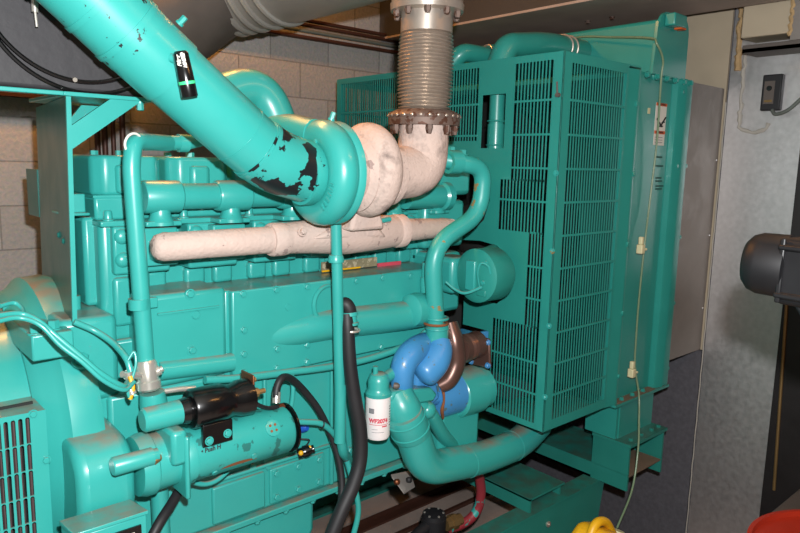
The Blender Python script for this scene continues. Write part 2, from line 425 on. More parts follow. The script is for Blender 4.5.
MB().lathe((2.465, 1.7, 0.0145), (0,-1,0), [(0,0),(0,.014),(.006,.014),(.006,.006),(.012,.006),(.012,0)], 12).build('plug', STEEL, b, label='small steel plug on the rail face')

# radiator foot beam
b = thing('radiator_foot_beam', 'dark green beam across the skid carrying the radiator on raised end boxes', 'beam', (3.05, 2.33, .1))
MB().box((2.88, 1.75, .10), (3.22, 2.91, .112)).box((2.88, 1.55, .10), (2.892, 3.11, .18)).box((3.208, 1.55, .10), (3.22, 3.11, .18)).box((2.892, 1.75, .17), (3.208, 2.91, .179)).build('beam', GREEN_D, b)
for y0, y1 in ((1.55, 1.75), (2.91, 3.11)):
    MB().box((2.88, y0, .179), (2.892, y1, .335)).box((3.208, y0, .179), (3.22, y1, .335)).build('end_box', GREEN_D, b)
    MB().box((2.893, y0+.002, .165), (3.207, y1-.002, .172)).build('shelf', DUSTY, b, label='dusty brown shelf')
    MB().box((2.87, y0-.01, .325), (3.23, y1, .34)).build('top_plate', GREEN_D, b)

# ================================================================ radiator
b = thing('radiator', 'tall green radiator with bolted side channel at the right end of the engine', 'radiator', (3.0, 2.33, .34))
Y0, Y1 = 1.60, 3.07
for s, (ya, yb) in enumerate(((Y0, Y0+.12), (Y1-.12, Y1))):
    yo = ya if s == 0 else yb
    q = 1 if s == 0 else -1
    mb = MB().prism([(2.718, yo+q*.03, .545), (2.718, yo+q*.004, .545), (2.79, yo-q*.004, .545), (2.80, yo-q*.006, .545), (2.815, yo-q*.002, .545), (2.815, yo+q*.04, .545), (2.805, yo+q*.04, .545), (2.80, yo+q*.01, .545)], (0, 0, 1.53))           # front flange
    mb.build('front_flange', GREEN_R, b)
    MB().box((2.80, yo+q*.036, .545), (3.17, yo+q*.046, 2.08)).build('side_plate', GREEN_R, b)
    MB().prism([(3.175, yo+q*.04, .545), (3.175, yo+q*.006, .545), (3.185, yo, .545), (3.228, yo-q*.012, .545), (3.236, yo+q*.002, .545), (3.285, yo-q*.010, .545), (3.297, yo-q*.006, .545), (3.297, yo+q*.012, .545), (3.185, yo+q*.012, .545), (3.183, yo+q*.04, .545)], (0, 0, 1.53)).build('rear_flange', GREEN_R, b)
    MB().box((2.79, yo-q*.012, .530), (3.305, yo+q*.1, .544)).build('bottom_ledge', GREEN_R, b)
    MB().box((2.82, yo-q*.008, .544), (3.17, yo+q*.034, .547)).build('dust_layer', DUSTY, b, label='dusty brown ledge')
    MB().box((2.88, yo+q*.03, .34), (2.90, yo+q*.2, .54)).box((2.9, yo+q*.025, .34), (3.22, yo+q*.037, .54)).build('leg_plate', GREEN_R, b)
bolts(b, [(x, 1.595, 2.06) for x in (2.86, 2.95, 3.04, 3.12, 3.2, 3.27)], (0,-1,0), GREEN_R, .011, .012)
bolts(b, [(x, 1.612, .547) for x in (2.88, 2.98, 3.08, 3.18, 3.26)], (0,0,1), GREEN_R, .010, .012)
bolts(b, [(2.79, 1.598, 1.928), (2.808, 1.598, 1.623), (2.801, 1.598, 1.307), (2.802, 1.598, 0.9863), (2.808, 1.598, 0.683)], (0,-1,0), GREEN_R, .012, .008)
bolts(b, [(3.207, 1.6, 1.664), (3.299, 1.6, 1.665), (3.205, 1.6, 2.014), (3.3, 1.6, 1.311), (3.296, 1.6, 0.9728), (3.291, 1.6, 0.6299)], (0,-1,0), GREEN_R, .011, .008)
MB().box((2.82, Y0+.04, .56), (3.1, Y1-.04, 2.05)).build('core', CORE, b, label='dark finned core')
bolts(b, [(x, 1.575, .34) for x in (2.93, 3.03, 3.13, 3.2)], (0,0,1), GREEN_D, .011, .01, 'foot_bolt')
# top tank and lifting eyes
MB().box((2.98, Y0+.02, 2.05), (3.26, Y1-.02, 2.322)).build('top_tank', GREEN_R, b, bevel=.02)
for y in (1.60, 3.07):
    pl = [(2.915, y, 2.07), (2.935, y, 2.30)]
    pl += [(3.01-.065*math.cos(a), y, 2.275+.075*math.sin(a)) for a in [k*PI/12 for k in range(1, 7)]]
    pl += [(3.16+.065*math.sin(a), y, 2.275+.075*math.cos(a)) for a in [k*PI/12 for k in range(0, 7)]] + [(3.225, y, 2.07)]
    MB().prism(pl, (0, .014 if y < 2 else -.014, 0)).build('lifting_plate', GREEN_R, b)
MB().box((2.985, 1.55, 2.285), (3.10, 1.60, 2.34)).build('lifting_lug', GREEN_R, b, bevel=.006)
MB().box((3.06, 1.555, 2.279), (3.105, 1.59, 2.285)).build('paint_mark', ORANGE, b, label='small orange mark under the lug')
# warning decal and stencilled lines
lo, hi = (3.035, 1.635, 1.759), (3.137, 1.635, 1.955)
x0, x1, z0, z1 = lo[0], hi[0], lo[2], hi[2]
dl = MB().box((x0, 1.6345, z0), (x1, 1.6365, z1)).build('warning_label', PAPER, b, label='white warning label with orange bands')
H = z1-z0
for a, c in ((.93, 1), (.27, .345)): MB().box((x0, 1.6335, z0+a*H), (x1, 1.6343, z0+c*H)).build('orange_band', ORANGE, dl)
m_ = lambda a, bb, t: (x0+(x1-x0)*a, 1.634-t, z0+H*bb)
mb = MB()
cx, cz = x0+(x1-x0)*.5, z0+H*.55
for p, q, r in (((-.35,.12),(.05,-.12),.006), ((.05,-.12),(.45,.2),.006), ((.0,-.1),(.1,-.17),.005), ((-.1,-.15),(.2,-.15),.005), ((.1,-.02),(.38,.02),.004)):
    w = (x1-x0)
    mb.tube([(cx+p[0]*w, 1.634, cz+p[1]*w*1.2), (cx+q[0]*w, 1.634, cz+q[1]*w*1.2)], r*.8, 6)
mb.build('pictogram', INK, dl)
for s_, yy, sz in (('WARNING', .965, .016), ('WARNING', .307, .015)):
    text_mb(s_, sz, lambda a, c, t, yy=yy: ((x0+x1)/2+a*1.0, 1.6332-t, z0+H*yy+c)).build('heading', INK, dl)
for k in range(3):
    MB().box((x0+.012, 1.6338, z0+H*(.06+.06*k)), (x1-.02, 1.6343, z0+H*(.075+.06*k))).build('small_print', GREYINK, dl)
lo2 = (2.975, 1.635, 1.911)
MB().box((lo2[0]-.012, 1.6335, lo2[2]-.012), (lo2[0]+.008, 1.6365, lo2[2]+.014)).build('sticker', CREAM, b, label='small cream sticker')
for i, p in enumerate(((3.101, 1.635, 1.704), (3.108, 1.635, 1.662), (3.117, 1.635, 1.605), (3.12, 1.635, 1.59), (3.124, 1.635, 1.566), (3.126, 1.635, 1.552))):
    MB().box((p[0]-.035, 1.634, p[2]-.004), (p[0]+.03+.01*math.sin(i*2), 1.6355, p[2]+.004)).build('stencil_line', STENCIL, b)

# sight tube hanging down the radiator side
t = thing('sight_tube', 'thin yellowed tube running over the radiator top and down its side', 'tube', (2.887, 1.56, 1.044))
sp = spline([(2.95, 2.227, 2.272), (2.94, 2.011, 2.28), (2.93, 1.837, 2.258), (2.9, 1.616, 2.224), (2.889, 1.575, 2.192), (2.944, 1.57, 2.13), (2.959, 1.58, 2.045), (3.003, 1.6, 1.78), (3, 1.61, 1.502), (2.962, 1.6, 1.269), (2.951, 1.6, 1.029), (2.952, 1.6, 0.8334), (2.944, 1.59, 0.7082), (2.947, 1.56, 0.5702), (2.91, 1.53, 0.4626), (2.847, 1.49, 0.3428), (2.763, 1.46, 0.1815), (2.582, 1.42, 0.0768)], 8)
MB().tube(sp, .0048, 10).build('tube', SIGHT, t)
for p in ((2.886, 1.575, 1.29), (2.891, 1.575, 0.6971)):
    f = MB().box((p[0]-.016, 1.56, p[2]-.03), (p[0]+.014, 1.59, p[2]+.012)).build('valve', CREAM, t, bevel=.004, label='small cream valve')
    MB().box((p[0]-.012, 1.565, p[2]+.012), (p[0]+.008, 1.585, p[2]+.048)).build('neck', CREAM, f, bevel=.004)
    MB().cyl((p[0]+.014, 1.575, p[2]-.012), (p[0]+.04, 1.57, p[2]-.012), .006, n=10).build('knob', CREAM, f)

# ================================================================ fan guard
g = thing('fan_guard', 'green slotted sheet metal guard boxed around the fan in front of the radiator', 'fan guard', (2.48, 2.33, .55))
XA, YB = 2.245, 1.60
outl = [(1.6,.55),(1.6,2.085),(3.07,2.085),(3.07,.55),(2.74,.55),(2.74,.92),(2.9,1.15),(2.9,1.6),(2.8,1.69),(2.55,1.72),(2.26,1.715),(2.08,1.69),(1.985,1.645),(1.945,1.56),(1.944,1.498),(1.974,1.409),(2.054,1.345),(2.12,1.325),(2.12,1.308),(1.992,1.316),(1.893,1.305),(1.825,1.26),(1.785,1.19),(1.82,1.10),(1.88,1.05),(2.075,1.045),(2.075,.92),(1.925,.92),(1.925,.55)]
winR = [(1.648,2.06),(1.835,2.06),(1.835,1.59),(1.89,1.59),(1.89,1.377),(1.725,1.377),(1.725,.985),(1.897,.985),(1.897,.575),(1.648,.575)]
winL = [(2.035,2.062),(3.03,2.062),(3.03,1.752),(2.035,1.752)]
winS = [(1.88,1.945),(2.01,1.945),(2.01,1.72),(1.88,1.72)]
plate2d(outl, [winR, winL, winS], xp(XA), .003).build('front_panel', GREEN_R, g, smooth=20)
cols = []
def bars_x(rects, nm):
    mb = MB()
    for y0, y1, z0, z1 in rects:
        n = round((y1-y0)/.0168)
        for k in range(1, n):
            y = y0+(y1-y0)*k/n; mb.box((XA+.0, y-.0033, z0-.004), (XA+.0015, y+.0033, z1+.004))
        for k in range(12):
            z = 1.908-.134*k
            if z0+.02 < z < z1-.02: mb.box((XA-.004, y0-.004, z-.0042), (XA+.001, y1+.004, z+.0042))
    mb.build(nm, GREEN_R, g, smooth=20)
bars_x([(1.648,1.835,1.59,2.06), (1.648,1.89,1.377,1.59), (1.648,1.725,.985,1.377), (1.648,1.897,.575,.985)], 'front_grille')
bars_x([(2.035,3.03,1.752,2.062)], 'front_grille')
for yy, q in ((YB, 1), (3.07, -1)):
    plate2d([(XA,.55),(XA,2.085),(2.716,2.085),(2.716,.55)], [[(2.30,2.05),(2.70,2.05),(2.70,.592),(2.30,.592)]], yp(yy), .003).build('side_panel', GREEN_R, g, smooth=20)
    mb = MB(); n = 21
    for k in range(1, n):
        x = 2.30+.40*k/n; mb.box((x-.0036, yy, .588), (x+.0036, yy+q*.0015, 2.054))
    for k in range(12):
        z = 1.908-.134*k
        if .62 < z < 2.03: mb.box((2.296, yy-q*.004, z-.0045), (2.704, yy+q*.001, z+.0045))
    mb.build('side_grille', GREEN_R, g, smooth=20)
MB().box((XA, YB, 2.083), (2.82, 3.07, 2.089)).build('top_panel', GREEN_R, g)
plate2d([(XA,1.6),(2.716,1.6),(2.716,1.92),(XA,1.92)], [], lambda a, c, t: (a, c, .552+t), .006).build('bottom_panel', GREEN_R, g)
MB().box((XA-.002, YB-.002, .55), (XA+.052, YB+.006, 2.09)).box((XA-.002, YB-.002, .55), (XA+.006, YB+.045, 2.09)).build('corner_angle', GREEN_R, g, bevel=.003)
bolts(g, [(2.243, 1.607, 1.623), (2.243, 1.605, 1.313), (2.243, 1.599, 1.006), (2.243, 1.599, 0.7044)], (-1,0,0), GREEN_CHIP, .009, .008)
p = (2.243, 1.614, 1.923)
lt = MB().cyl(p, V(p)+V((-.014,0,0)), .009, n=12).tube([V(p)+V((-.01,0,0)), V(p)+V((-.012,.004,.05))], .0035, 8)
lt.build('latch', DARKSTEEL, g, label='dark latch with a bent wire')
# pipe behind the small square opening
t = thing('filler_pipe', 'short green pipe with a hose clamp behind the square opening of the fan guard', 'pipe', (2.3, 1.981, 1.723))
pz0, pz1 = 1.66, 1.99; pp = (2.31, 1.983, 1.844)
MB().cyl((2.31, pp[1], pz0), (2.31, pp[1], pz1), .033).build('pipe', GREEN_R, t)
MB().lathe((2.31, pp[1], 1.70), (0,0,1), [(0,.033),(0,.0375),(.125,.0375),(.125,.033)], 24).build('sleeve', GREEN_R, t)
for z in (1.735, 1.838): MB().torus((2.31, pp[1], z), (0,0,1), .038, .004, 28, 8).build('clamp', GREEN_R, t)

# fan behind the guard
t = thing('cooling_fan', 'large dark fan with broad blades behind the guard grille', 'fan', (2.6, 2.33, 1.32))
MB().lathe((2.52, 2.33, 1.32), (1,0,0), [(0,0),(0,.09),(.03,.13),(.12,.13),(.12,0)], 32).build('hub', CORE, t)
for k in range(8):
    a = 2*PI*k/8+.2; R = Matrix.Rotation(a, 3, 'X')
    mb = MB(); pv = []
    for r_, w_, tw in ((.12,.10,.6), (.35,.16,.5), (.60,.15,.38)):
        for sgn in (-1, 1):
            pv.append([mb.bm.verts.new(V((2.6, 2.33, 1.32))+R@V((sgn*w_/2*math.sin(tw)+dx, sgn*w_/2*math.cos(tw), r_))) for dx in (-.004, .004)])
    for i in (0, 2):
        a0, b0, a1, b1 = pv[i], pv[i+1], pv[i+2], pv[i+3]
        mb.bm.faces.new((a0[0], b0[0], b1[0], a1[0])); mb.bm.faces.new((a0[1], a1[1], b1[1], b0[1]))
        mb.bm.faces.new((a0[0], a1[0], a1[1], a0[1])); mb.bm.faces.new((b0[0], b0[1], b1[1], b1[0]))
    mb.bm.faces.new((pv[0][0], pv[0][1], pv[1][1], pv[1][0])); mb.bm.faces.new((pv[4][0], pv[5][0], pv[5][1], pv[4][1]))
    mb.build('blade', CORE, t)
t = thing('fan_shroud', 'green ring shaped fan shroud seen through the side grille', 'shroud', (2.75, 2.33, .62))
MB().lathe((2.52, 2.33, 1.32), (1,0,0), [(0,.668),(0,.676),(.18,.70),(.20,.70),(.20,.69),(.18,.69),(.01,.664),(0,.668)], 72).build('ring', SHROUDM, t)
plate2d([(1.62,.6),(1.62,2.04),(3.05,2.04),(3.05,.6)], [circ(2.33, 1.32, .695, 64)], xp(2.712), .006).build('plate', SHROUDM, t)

# coolant pipes over the top of the guard
t = thing('top_coolant_pipe', 'fat green coolant pipe arching over the fan guard into the radiator tank', 'pipe', (2.6, 2.0, 2.09))
pt = fillet([(2.33, 1.999, 2.075), (2.36, 1.99, 2.162), (2.62, 1.978, 2.203), (3, 2.023, 2.217)], .12)
MB().tube(pt, .055, 20).build('pipe', GREEN_R, t)
k0 = len(pt)-1
a_, b_ = V(pt[-2]), V(pt[-1]); dd = (b_-a_).normalized()
for f_ in (.15, .35): MB().torus(a_+(b_-a_)*f_, dd, .058, .005, 28, 8).build('clamp', STEEL, t)
t = thing('top_vent_pipe', 'second green pipe on the guard top beside the exhaust bellows', 'pipe', (2.4, 2.2, 2.09))
MB().tube(fillet([(2.34, 2.295, 2.112), (2.36, 2.252, 2.164), (2.5, 2.228, 2.16), (2.75, 2.288, 2.166)], .1), .042, 18).build('pipe', GREEN_R, t)
a_ = V((2.5, 2.222, 2.164)); MB().torus(a_, (1,-.1,0), .045, .005, 24, 8).build('clamp', STEEL, t)
# ================================================================ diesel engine
e = thing('diesel_engine', 'big turquoise green six cylinder diesel engine filling the middle of the room', 'engine', (1.3, 2.33, .1))
MB().box((.66, 2.04, .43), (2.05, 2.62, 1.10)).build('cylinder_block', GREEN, e, bevel=.01)
MB().box((.65, 2.06, 1.09), (.80, 2.3, 1.46)).build('end_column', GREEN, e, bevel=.02, seg=3)
MB().box((.68, 2.045, 1.14), (.735, 2.09, 1.29)).build('column_panel', GREEN, e, bevel=.012, seg=3)
MB().box((.62, 2.11, 1.2), (2.03, 2.58, 1.47)).build('water_jacket', GREEN, e, bevel=.012)
# crankcase side with flange and pan
MB().box((.62, 1.95, .44), (1.98, 2.71, .96)).build('crankcase', GREEN, e, bevel=.012)
MB().box((.62, 1.93, .415), (2.0, 2.73, .437)).build('pan_flange', GREEN, e, bevel=.004)
bolts(e, [(.98+.115*k, 1.945, .415) for k in range(9)], (0,0,-1), GREEN, .011, .012)
mb = MB()
mb.prism([(.72, 1.965, .42), (1.35, 1.965, .42), (1.35, 1.965, .28), (1.32, 1.965, .22), (1.26, 1.965, .19), (.72, 1.965, .15)], (0, .73, 0))
mb.build('oil_pan', GREEN, e, bevel=.02, seg=3)
MB().box((.55, 1.97, .42), (.66, 2.69, 1.10)).build('gear_housing', GREEN, e, bevel=.012)
# long side housing: left block, right cover
lb = MB().box((.725, 1.925, .965), (.985, 2.12, 1.25)).build('oil_cooler_end', GREEN, e, bevel=.016)
MB().box((.76, 1.917, 1.19), (.955, 1.93, 1.196)).build('ledge_line', GREEN, lb)
cv = MB().box((1.0, 1.92, .938), (1.93, 2.13, 1.235)).build('side_cover', GREEN, e, bevel=.006)
MB().box((.985, 1.945, .945), (1.01, 2.12, 1.235)).build('cover_joint', GREEN, e, bevel=.008)
cb = [(1.038, 1.92, 1.223), (1.16, 1.92, 1.223), (1.283, 1.92, 1.22), (1.496, 1.92, 1.22), (1.62, 1.92, 1.219), (1.763, 1.92, 1.213), (1.04, 1.92, 1.104), (1.039, 1.92, 1.024), (1.163, 1.92, 1.02), (1.283, 1.92, 1.014), (1.283, 1.92, 0.9527), (1.162, 1.92, 0.9539), (1.038, 1.92, 0.9638), (1.619, 1.92, 1.014), (1.621, 1.92, 0.9503), (1.743, 1.92, 1.007)]
bolts(e, cb, (0,-1,0), GREEN, .0105, .007, 'cover_bolt')
bolts(e, [(0.8631, 1.925, 1.242), (0.7463, 1.925, 1.231), (0.865, 1.925, 1.066)], (0,-1,0), GREEN, .012, .008, 'cover_bolt')
# gasket scars: chipped spots on the housing
MB().lathe((0.8802, 1.924, 1.175), (0,-1,0), [(0,0),(0,.014),(.003,.012),(.003,0)], 14).build('core_plug', GREEN_CHIP, e, label='chipped plug with bare brown metal')
MB().lathe((1.206, 1.919, 1.159), (0,-1,0), [(0,0),(0,.012),(.002,.011),(.002,0)], 14).build('core_plug', GREEN_CHIP, e, label='chipped plug with bare brown metal')
# tapering tube along the cover and its right hand joint
tp = [(1.085, 1.99, 1.056), (1.237, 1.957, 1.064), (1.388, 1.93, 1.072), (1.697, 1.9, 1.065), (1.811, 1.88, 1.07)]
MB().tube(spline(tp, 6), .056, 28).build('water_tube', GREEN, e)
MB().torus((1.367, 1.92, 1.153), (.15,-1,0), .062, .008, 32, 8).build('port_ring', GREEN, e)
MB().lathe((1.711, 1.87, 1.089), (1,0,0), [(0,0),(0,.04),(.015,.062),(.05,.066),(.085,.06),(.1,.045),(.14,.045),(.14,0)], 28).build('tube_joint', GREEN_CHIP, e)
MB().tube([(0.7592, 1.93, 1.018), (1.001, 1.93, 1.002)], .03, 20).build('lower_tube', GREEN, e)
MB().box((0.797, 1.935, 0.9784), V((1.018, 1.935, 0.9842))+V((0,.03,.004))).build('tube_flange', GREEN, e, bevel=.004)
# drain / inspection covers on the crankcase
MB().box((.93, 1.938, .455), (1.125, 1.96, .585)).build('inspection_cover', GREEN, e, bevel=.006)
MB().box((1.145, 1.94, .455), (1.375, 1.96, .585)).build('inspection_cover', GREEN, e, bevel=.005)
bolts(e, [(x, 1.94, z) for x in (1.17, 1.26, 1.35) for z in (.477, .565)], (0,-1,0), GREEN, .012, .007, 'cover_bolt')
bolts(e, [(1.464, 1.95, 0.7725), (1.5, 1.95, 0.5565), (1.142, 1.95, 0.5971), (1.08, 1.95, 0.6154), (1.429, 1.95, 0.5682)], (0,-1,0), GREEN, .013, .009)
MB().box((.95, 1.935, .600), (1.40, 1.955, .612)).build('crankcase_rib', GREEN, e, bevel=.004)
MB().box((1.40, 1.935, .45), (1.415, 1.955, .92)).build('crankcase_rib', GREEN, e, bevel=.004)
MB().box((1.12, 1.935, .62), (1.132, 1.955, .92)).build('crankcase_rib', GREEN, e, bevel=.004)

# six cylinder heads with rocker covers, ports, studs
px = .232
for i in range(6):
    x = .645+px*i; w = .222
    hd = MB().box((x, 2.075, 1.462), (x+w, 2.56, 1.531)).build('cylinder_head', GREEN, e, bevel=.008)
    # faceted cover: chamfered corners, raised nose
    pl = [(x+.004, 2.56, 1.533), (x+.004, 2.12, 1.533), (x+.035, 2.085, 1.533), (x+w-.035, 2.085, 1.533), (x+w-.004, 2.12, 1.533), (x+w-.004, 2.56, 1.533)]
    rc = MB().prism(pl, (0, 0, .120)).build('rocker_cover', GREEN, e, bevel=.012, seg=3)
    MB().prism([(x+.06, 2.10, 1.54), (x+.07, 2.068, 1.54), (x+.125, 2.068, 1.54), (x+.145, 2.10, 1.54)], (0,0,.085)).build('cover_nose', GREEN, rc, bevel=.01)
    MB().box((x-.002, 2.078, 1.528), (x+w+.002, 2.57, 1.535)).build('cover_gasket', GREEN_CHIP, e)
    MB().cyl((x+w*.55, 2.2, 1.652), (x+w*.55, 2.2, 1.668), .014, n=6).cyl((x+w*.2, 2.2, 1.652), (x+w*.2, 2.2, 1.666), .012, n=6).build('cover_stud', GREEN, rc)
    # lower flange with studs
    MB().box((x+.002, 2.035, 1.445), (x+w-.002, 2.12, 1.462)).build('head_flange', GREEN, e, bevel=.004)
    for xx in (x+.03, x+w-.03):
        MB().lathe((xx, 2.055, 1.462), (0,0,1), [(0,0),(0,.017),(.004,.017),(.006,.013),(.026,.012),(.03,.009),(.03,0)], 14).build('head_stud', GREEN, hd)
    # jacket panel with domed plugs
    jp = MB().box((x+.035, 2.035, 1.30), (x+w-.015, 2.12, 1.445)).build('port_block', GREEN, e, bevel=.008)
    for xx, z in ((x+.062, 1.415), (x+.062, 1.345)):
        MB().lathe((xx, 2.036, z), (0,-1,0), [(0,0),(0,.024),(.008,.021),(.014,.012),(.016,0)], 18).build('plug', GREEN, jp)
    # exhaust port flange under the manifold
    MB().box((x+.125, 1.93, 1.345), (x+.20, 2.05, 1.405)).build('exhaust_port', GREEN, jp, bevel=.006)
    pf = MB().box((x+.10, 1.995, 1.325), (x+.215, 2.036, 1.440)).build('port_flange', GREEN, jp, bevel=.005)
    # cast pockets of the jacket below
    for xx in (x+.045, x+.145):
        MB().box((xx, 2.085, 1.235), (xx+.07, 2.12, 1.295)).build('jacket_boss', GREEN, e, bevel=.012, seg=3)
# end bracket on the left
MB().box((.575, 2.09, 1.485), (.625, 2.2, 1.54)).box((.56, 2.06, 1.478), (.628, 2.2, 1.487)).build('end_bracket', GREEN, e, bevel=.004)
MB().tube([(.60, 2.17, 1.46), (.60, 2.17, .95)], .012, 10).tube([(.585, 2.10, 1.24), (.585, 2.10, 1.0)], .016, 10).build('breather_tube', GREEN, e)
# water manifold: fat joints and thinner links
zm = 1.533
wm = MB().tube([(.80, 2.0, zm), (2.02, 2.0, zm)], .04, 20).build('water_manifold', GREEN, e)
for i in range(6):
    x = .645+px*i
    MB().lathe((x+.112, 2.0, zm), (1,0,0), [(0,0),(0,.045),(.006,.049),(.109,.049),(.114,.045),(.114,.036)], 24).build('manifold_sleeve', GREEN, wm)
    MB().lathe((x+.165, 2.0, zm-.03), (0,0,-1), [(0,.03),(.02,.03),(.035,.034),(.045,.042),(.055,.042),(.055,0)], 20).build('riser', GREEN, wm)
    MB().box((x+.11, 1.97, 1.446), (x+.22, 2.05, 1.462)).build('riser_flange', GREEN, wm, bevel=.004)
MB().lathe((1.772, 1.97, 1.518), (1,0,0), [(0,0),(0,.048),(.19,.048),(.20,.058),(.23,.058),(.23,0)], 24).build('thermostat_housing', GREEN, e)
MB().box((1.90, 1.99, 1.30), (2.14, 2.4, 1.50)).build('front_cover', GREEN, e, bevel=.02)
MB().box((1.93, 1.97, 1.52), (2.15, 2.4, 1.66)).build('thermostat_box', GREEN, e, bevel=.02)
bolts(e, [(2.036, 1.98, 1.698), (2.103, 1.98, 1.688), (1.966, 1.98, 1.704)], (0,0,1), GREEN, .016, .02)
# data plates on the jacket
dp_ = MB().box((1.443, 2.06, 1.239), V((1.71, 2.06, 1.275))+V((0,.006,0))).build('data_plate', mat('dirty_plate', '#8d8368', .5, metal=.2, var=.35, scale=40, chips='#b5a98e', chip_lo=.56, chip_scale=60), e, label='dirty tan data plate with a yellow edge')
a_, b_ = V((1.44, 2.056, 1.239)), V((1.681, 2.056, 1.242))
MB().box((a_.x, 2.053, a_.z), (b_.x-.06, 2.057, a_.z+.006)).build('yellow_edge', YELLOW, dp_)
MB().box((1.716, 2.06, 1.23), V((1.839, 2.06, 1.249))+V((0,.006,0))).build('red_label', REDPRINT, e, label='small red label')

# flywheel housing (rear) ----------------------------------------
fw = MB().lathe((.43, 2.33, .80), (1,0,0), [(0,0),(0,.40),(.02,.425),(.05,.44),(.07,.465),(.13,.47),(.155,.462),(.155,0)], 72).build('flywheel_housing', GREEN, e)
MB().box((.50, 1.96, .95), (.66, 2.6, 1.20)).build('housing_neck', GREEN, fw, bevel=.02)
mb = MB().box((.419, 1.90, 1.115), (.522, 2.60, 1.185)); mb.build('mounting_pad', GREEN, e, bevel=.005)
for p in ((.437, 1.93, 1.185), (.485, 1.95, 1.185), (.44, 2.26, 1.185)):
    MB().hexbolt(p, (0,0,1), .016, .022).build('pad_bolt', GREEN, e)
MB().hexbolt((0.545, 1.93, 1.085), (.1,-.5,.8), .018, .022).build('housing_bolt', GREEN_CHIP, e)
# starter pocket bulging from the housing
zs = 0.88
pv = [(2.05, .905)]+[(1.86-.10*math.sin(q), .80+.095*math.cos(q)) for q in [k*PI/16 for k in range(0, 9)]]+[(1.76, .72), (1.80, .64), (2.05, .62)]
MB().prism([(.476, y, z) for y, z in pv], (.15, 0, 0)).build('starter_pocket', GREEN, e, bevel=.028, seg=4)
MB().box((.50, 1.775, .60), (.64, 2.05, .70)).build('pocket_web', GREEN, e, bevel=.02, seg=3)
MB().lathe((0.5479, 1.72, 0.8541), (1,0,0), [(0,0),(0,.022),(.005,.025),(.105,.024),(.105,.02),(.12,.018),(.12,0)], 20).build('sensor_boss', GREEN, e)
MB().lathe((0.6449, 1.715, 0.8471), (1,0,0), [(0,0),(0,.013),(.012,.016),(.022,.012),(.03,.008),(.03,0)], 6).build('sensor', BRASS, e, label='small brass sensor tip')

# ================================================================ generator
t = thing('generator', 'green generator barrel with a slotted air inlet at the lower left', 'generator', (0, 2.33, .38))
MB().lathe((-.75, 2.33, .80), (1,0,0), [(0,0),(0,.385),(1.18,.385),(1.18,.39),(1.195,.395),(1.195,0)], 72).build('barrel', GREEN, t)
holes = []
for c in range(-9, 4):
    for r_ in range(7):
        x = .340+c*.0165; z = .979-r_*.072
        holes.append([(x-.0050, z-.0655), (x+.0050, z-.0655)]+circ(x, z, .0052, 6, 0, PI))
plate2d([(.10,.42),(.433,.42),(.433,.995),(.10,1.002)], holes, yp(1.862), .006).build('air_inlet_grille', GREEN, t, smooth=20)
MB().box((.10, 1.868, .42), (.115, 2.05, .99)).box((.42, 1.868, .42), (.433, 2.05, .99)).box((.10, 1.868, .983), (.433, 2.06, .993)).build('inlet_box', GREEN, t)
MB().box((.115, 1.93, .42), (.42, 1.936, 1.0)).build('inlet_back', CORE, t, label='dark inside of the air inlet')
mb = MB()
for k in range(9): mb.tube([(.14+.033*k, 1.905, .45), (.14+.033*k, 1.905, .98)], .011, 8)
mb.build('windings', mat('winding', '#4c3c3c', .5, var=.4), t, label='dull red windings inside the inlet')
bolts(t, [(0.4032, 1.86, 0.9899), (0.4269, 1.86, 0.8578)], (0,-1,0), GREEN, .009, .006)

# ================================================================ upright bracket for the air cleaner
t = thing('air_cleaner_bracket', 'upright green plate bracket with a diagonal gusset holding the black air cleaner', 'bracket', (.53, 2.1, 1.18))
MB().prism([(.534, 1.95, 1.188), (.546, 1.95, 1.188), (.612, 2.52, 1.188), (.600, 2.52, 1.188)], (.012, 0, .615)).build('upright', GREEN_SHADE, t)
MB().prism([(.533, 1.945, 1.187), (.545, 1.945, 1.187), (.545, 1.953, 1.187), (.533, 1.953, 1.187)], (.013, 0, .616)).build('edge_flange', GREEN, t)
MB().box((.2, 1.94, 1.804), (.54, 1.972, 1.815)).box((.54, 1.94, 1.804), (.78, 2.30, 1.815)).build('top_plate', GREEN, t, bevel=.002)
MB().prism([(0.5451, 1.95, 1.658), (0.5481, 1.95, 1.721), (0.6649, 1.95, 1.808), (0.7588, 1.95, 1.815)], (0, .012, 0)).build('gusset', GREEN, t)
MB().prism([(.588, 2.2, 1.64), (.588, 2.2, 1.71), (.66, 2.2, 1.80), (.74, 2.2, 1.80)], (0, .012, 0)).build('gusset', GREEN, t)
MB().box((.603, 2.52, 1.44), (.613, 2.66, 1.60)).build('side_ear', GREEN_SHADE, t)
bolts(t, [(.558, 2.12, 1.42), (.551, 2.05, 1.41)], (-1,0,0), GREEN_SHADE, .008, .006)
MB().hexbolt((0.7451, 1.96, 1.801), (0,0,-1), .010, .02).build('hanging_bolt', GREEN, t)

# ================================================================ air cleaner drum
dc = V((0.6156, 1.97, 2.074))
dc = V((dc.x, 1.97, 1.82+.262))
t = thing('air_cleaner', 'large dull black air cleaner drum at the top left corner', 'air cleaner', (dc.x, 2.2, 1.817))
MB().prism([(-.12, 1.97, 1.817), (-.12, 2.0, 1.817), (-.12, 2.40, 2.1), (-.12, 2.40, 2.55), (-.12, 1.97, 2.55)], (.89, 0, 0)).build('housing', DRUM, t, bevel=.012, seg=3)
MB().tube([(.598+.241*math.cos(q), 1.964, 2.086+.241*math.sin(q)) for q in [math.radians(-205+4*k) for k in range(41)]], .0058, 8).build('rubber_bead', BLACK, t, label='inner glossy black ring bead')
MB().tube([(.610+.252*math.cos(q), 1.964, 2.068+.252*math.sin(q)) for q in [math.radians(-205+4*k) for k in range(41)]], .0058, 8).build('rubber_bead', BLACK, t, label='outer glossy black ring bead')
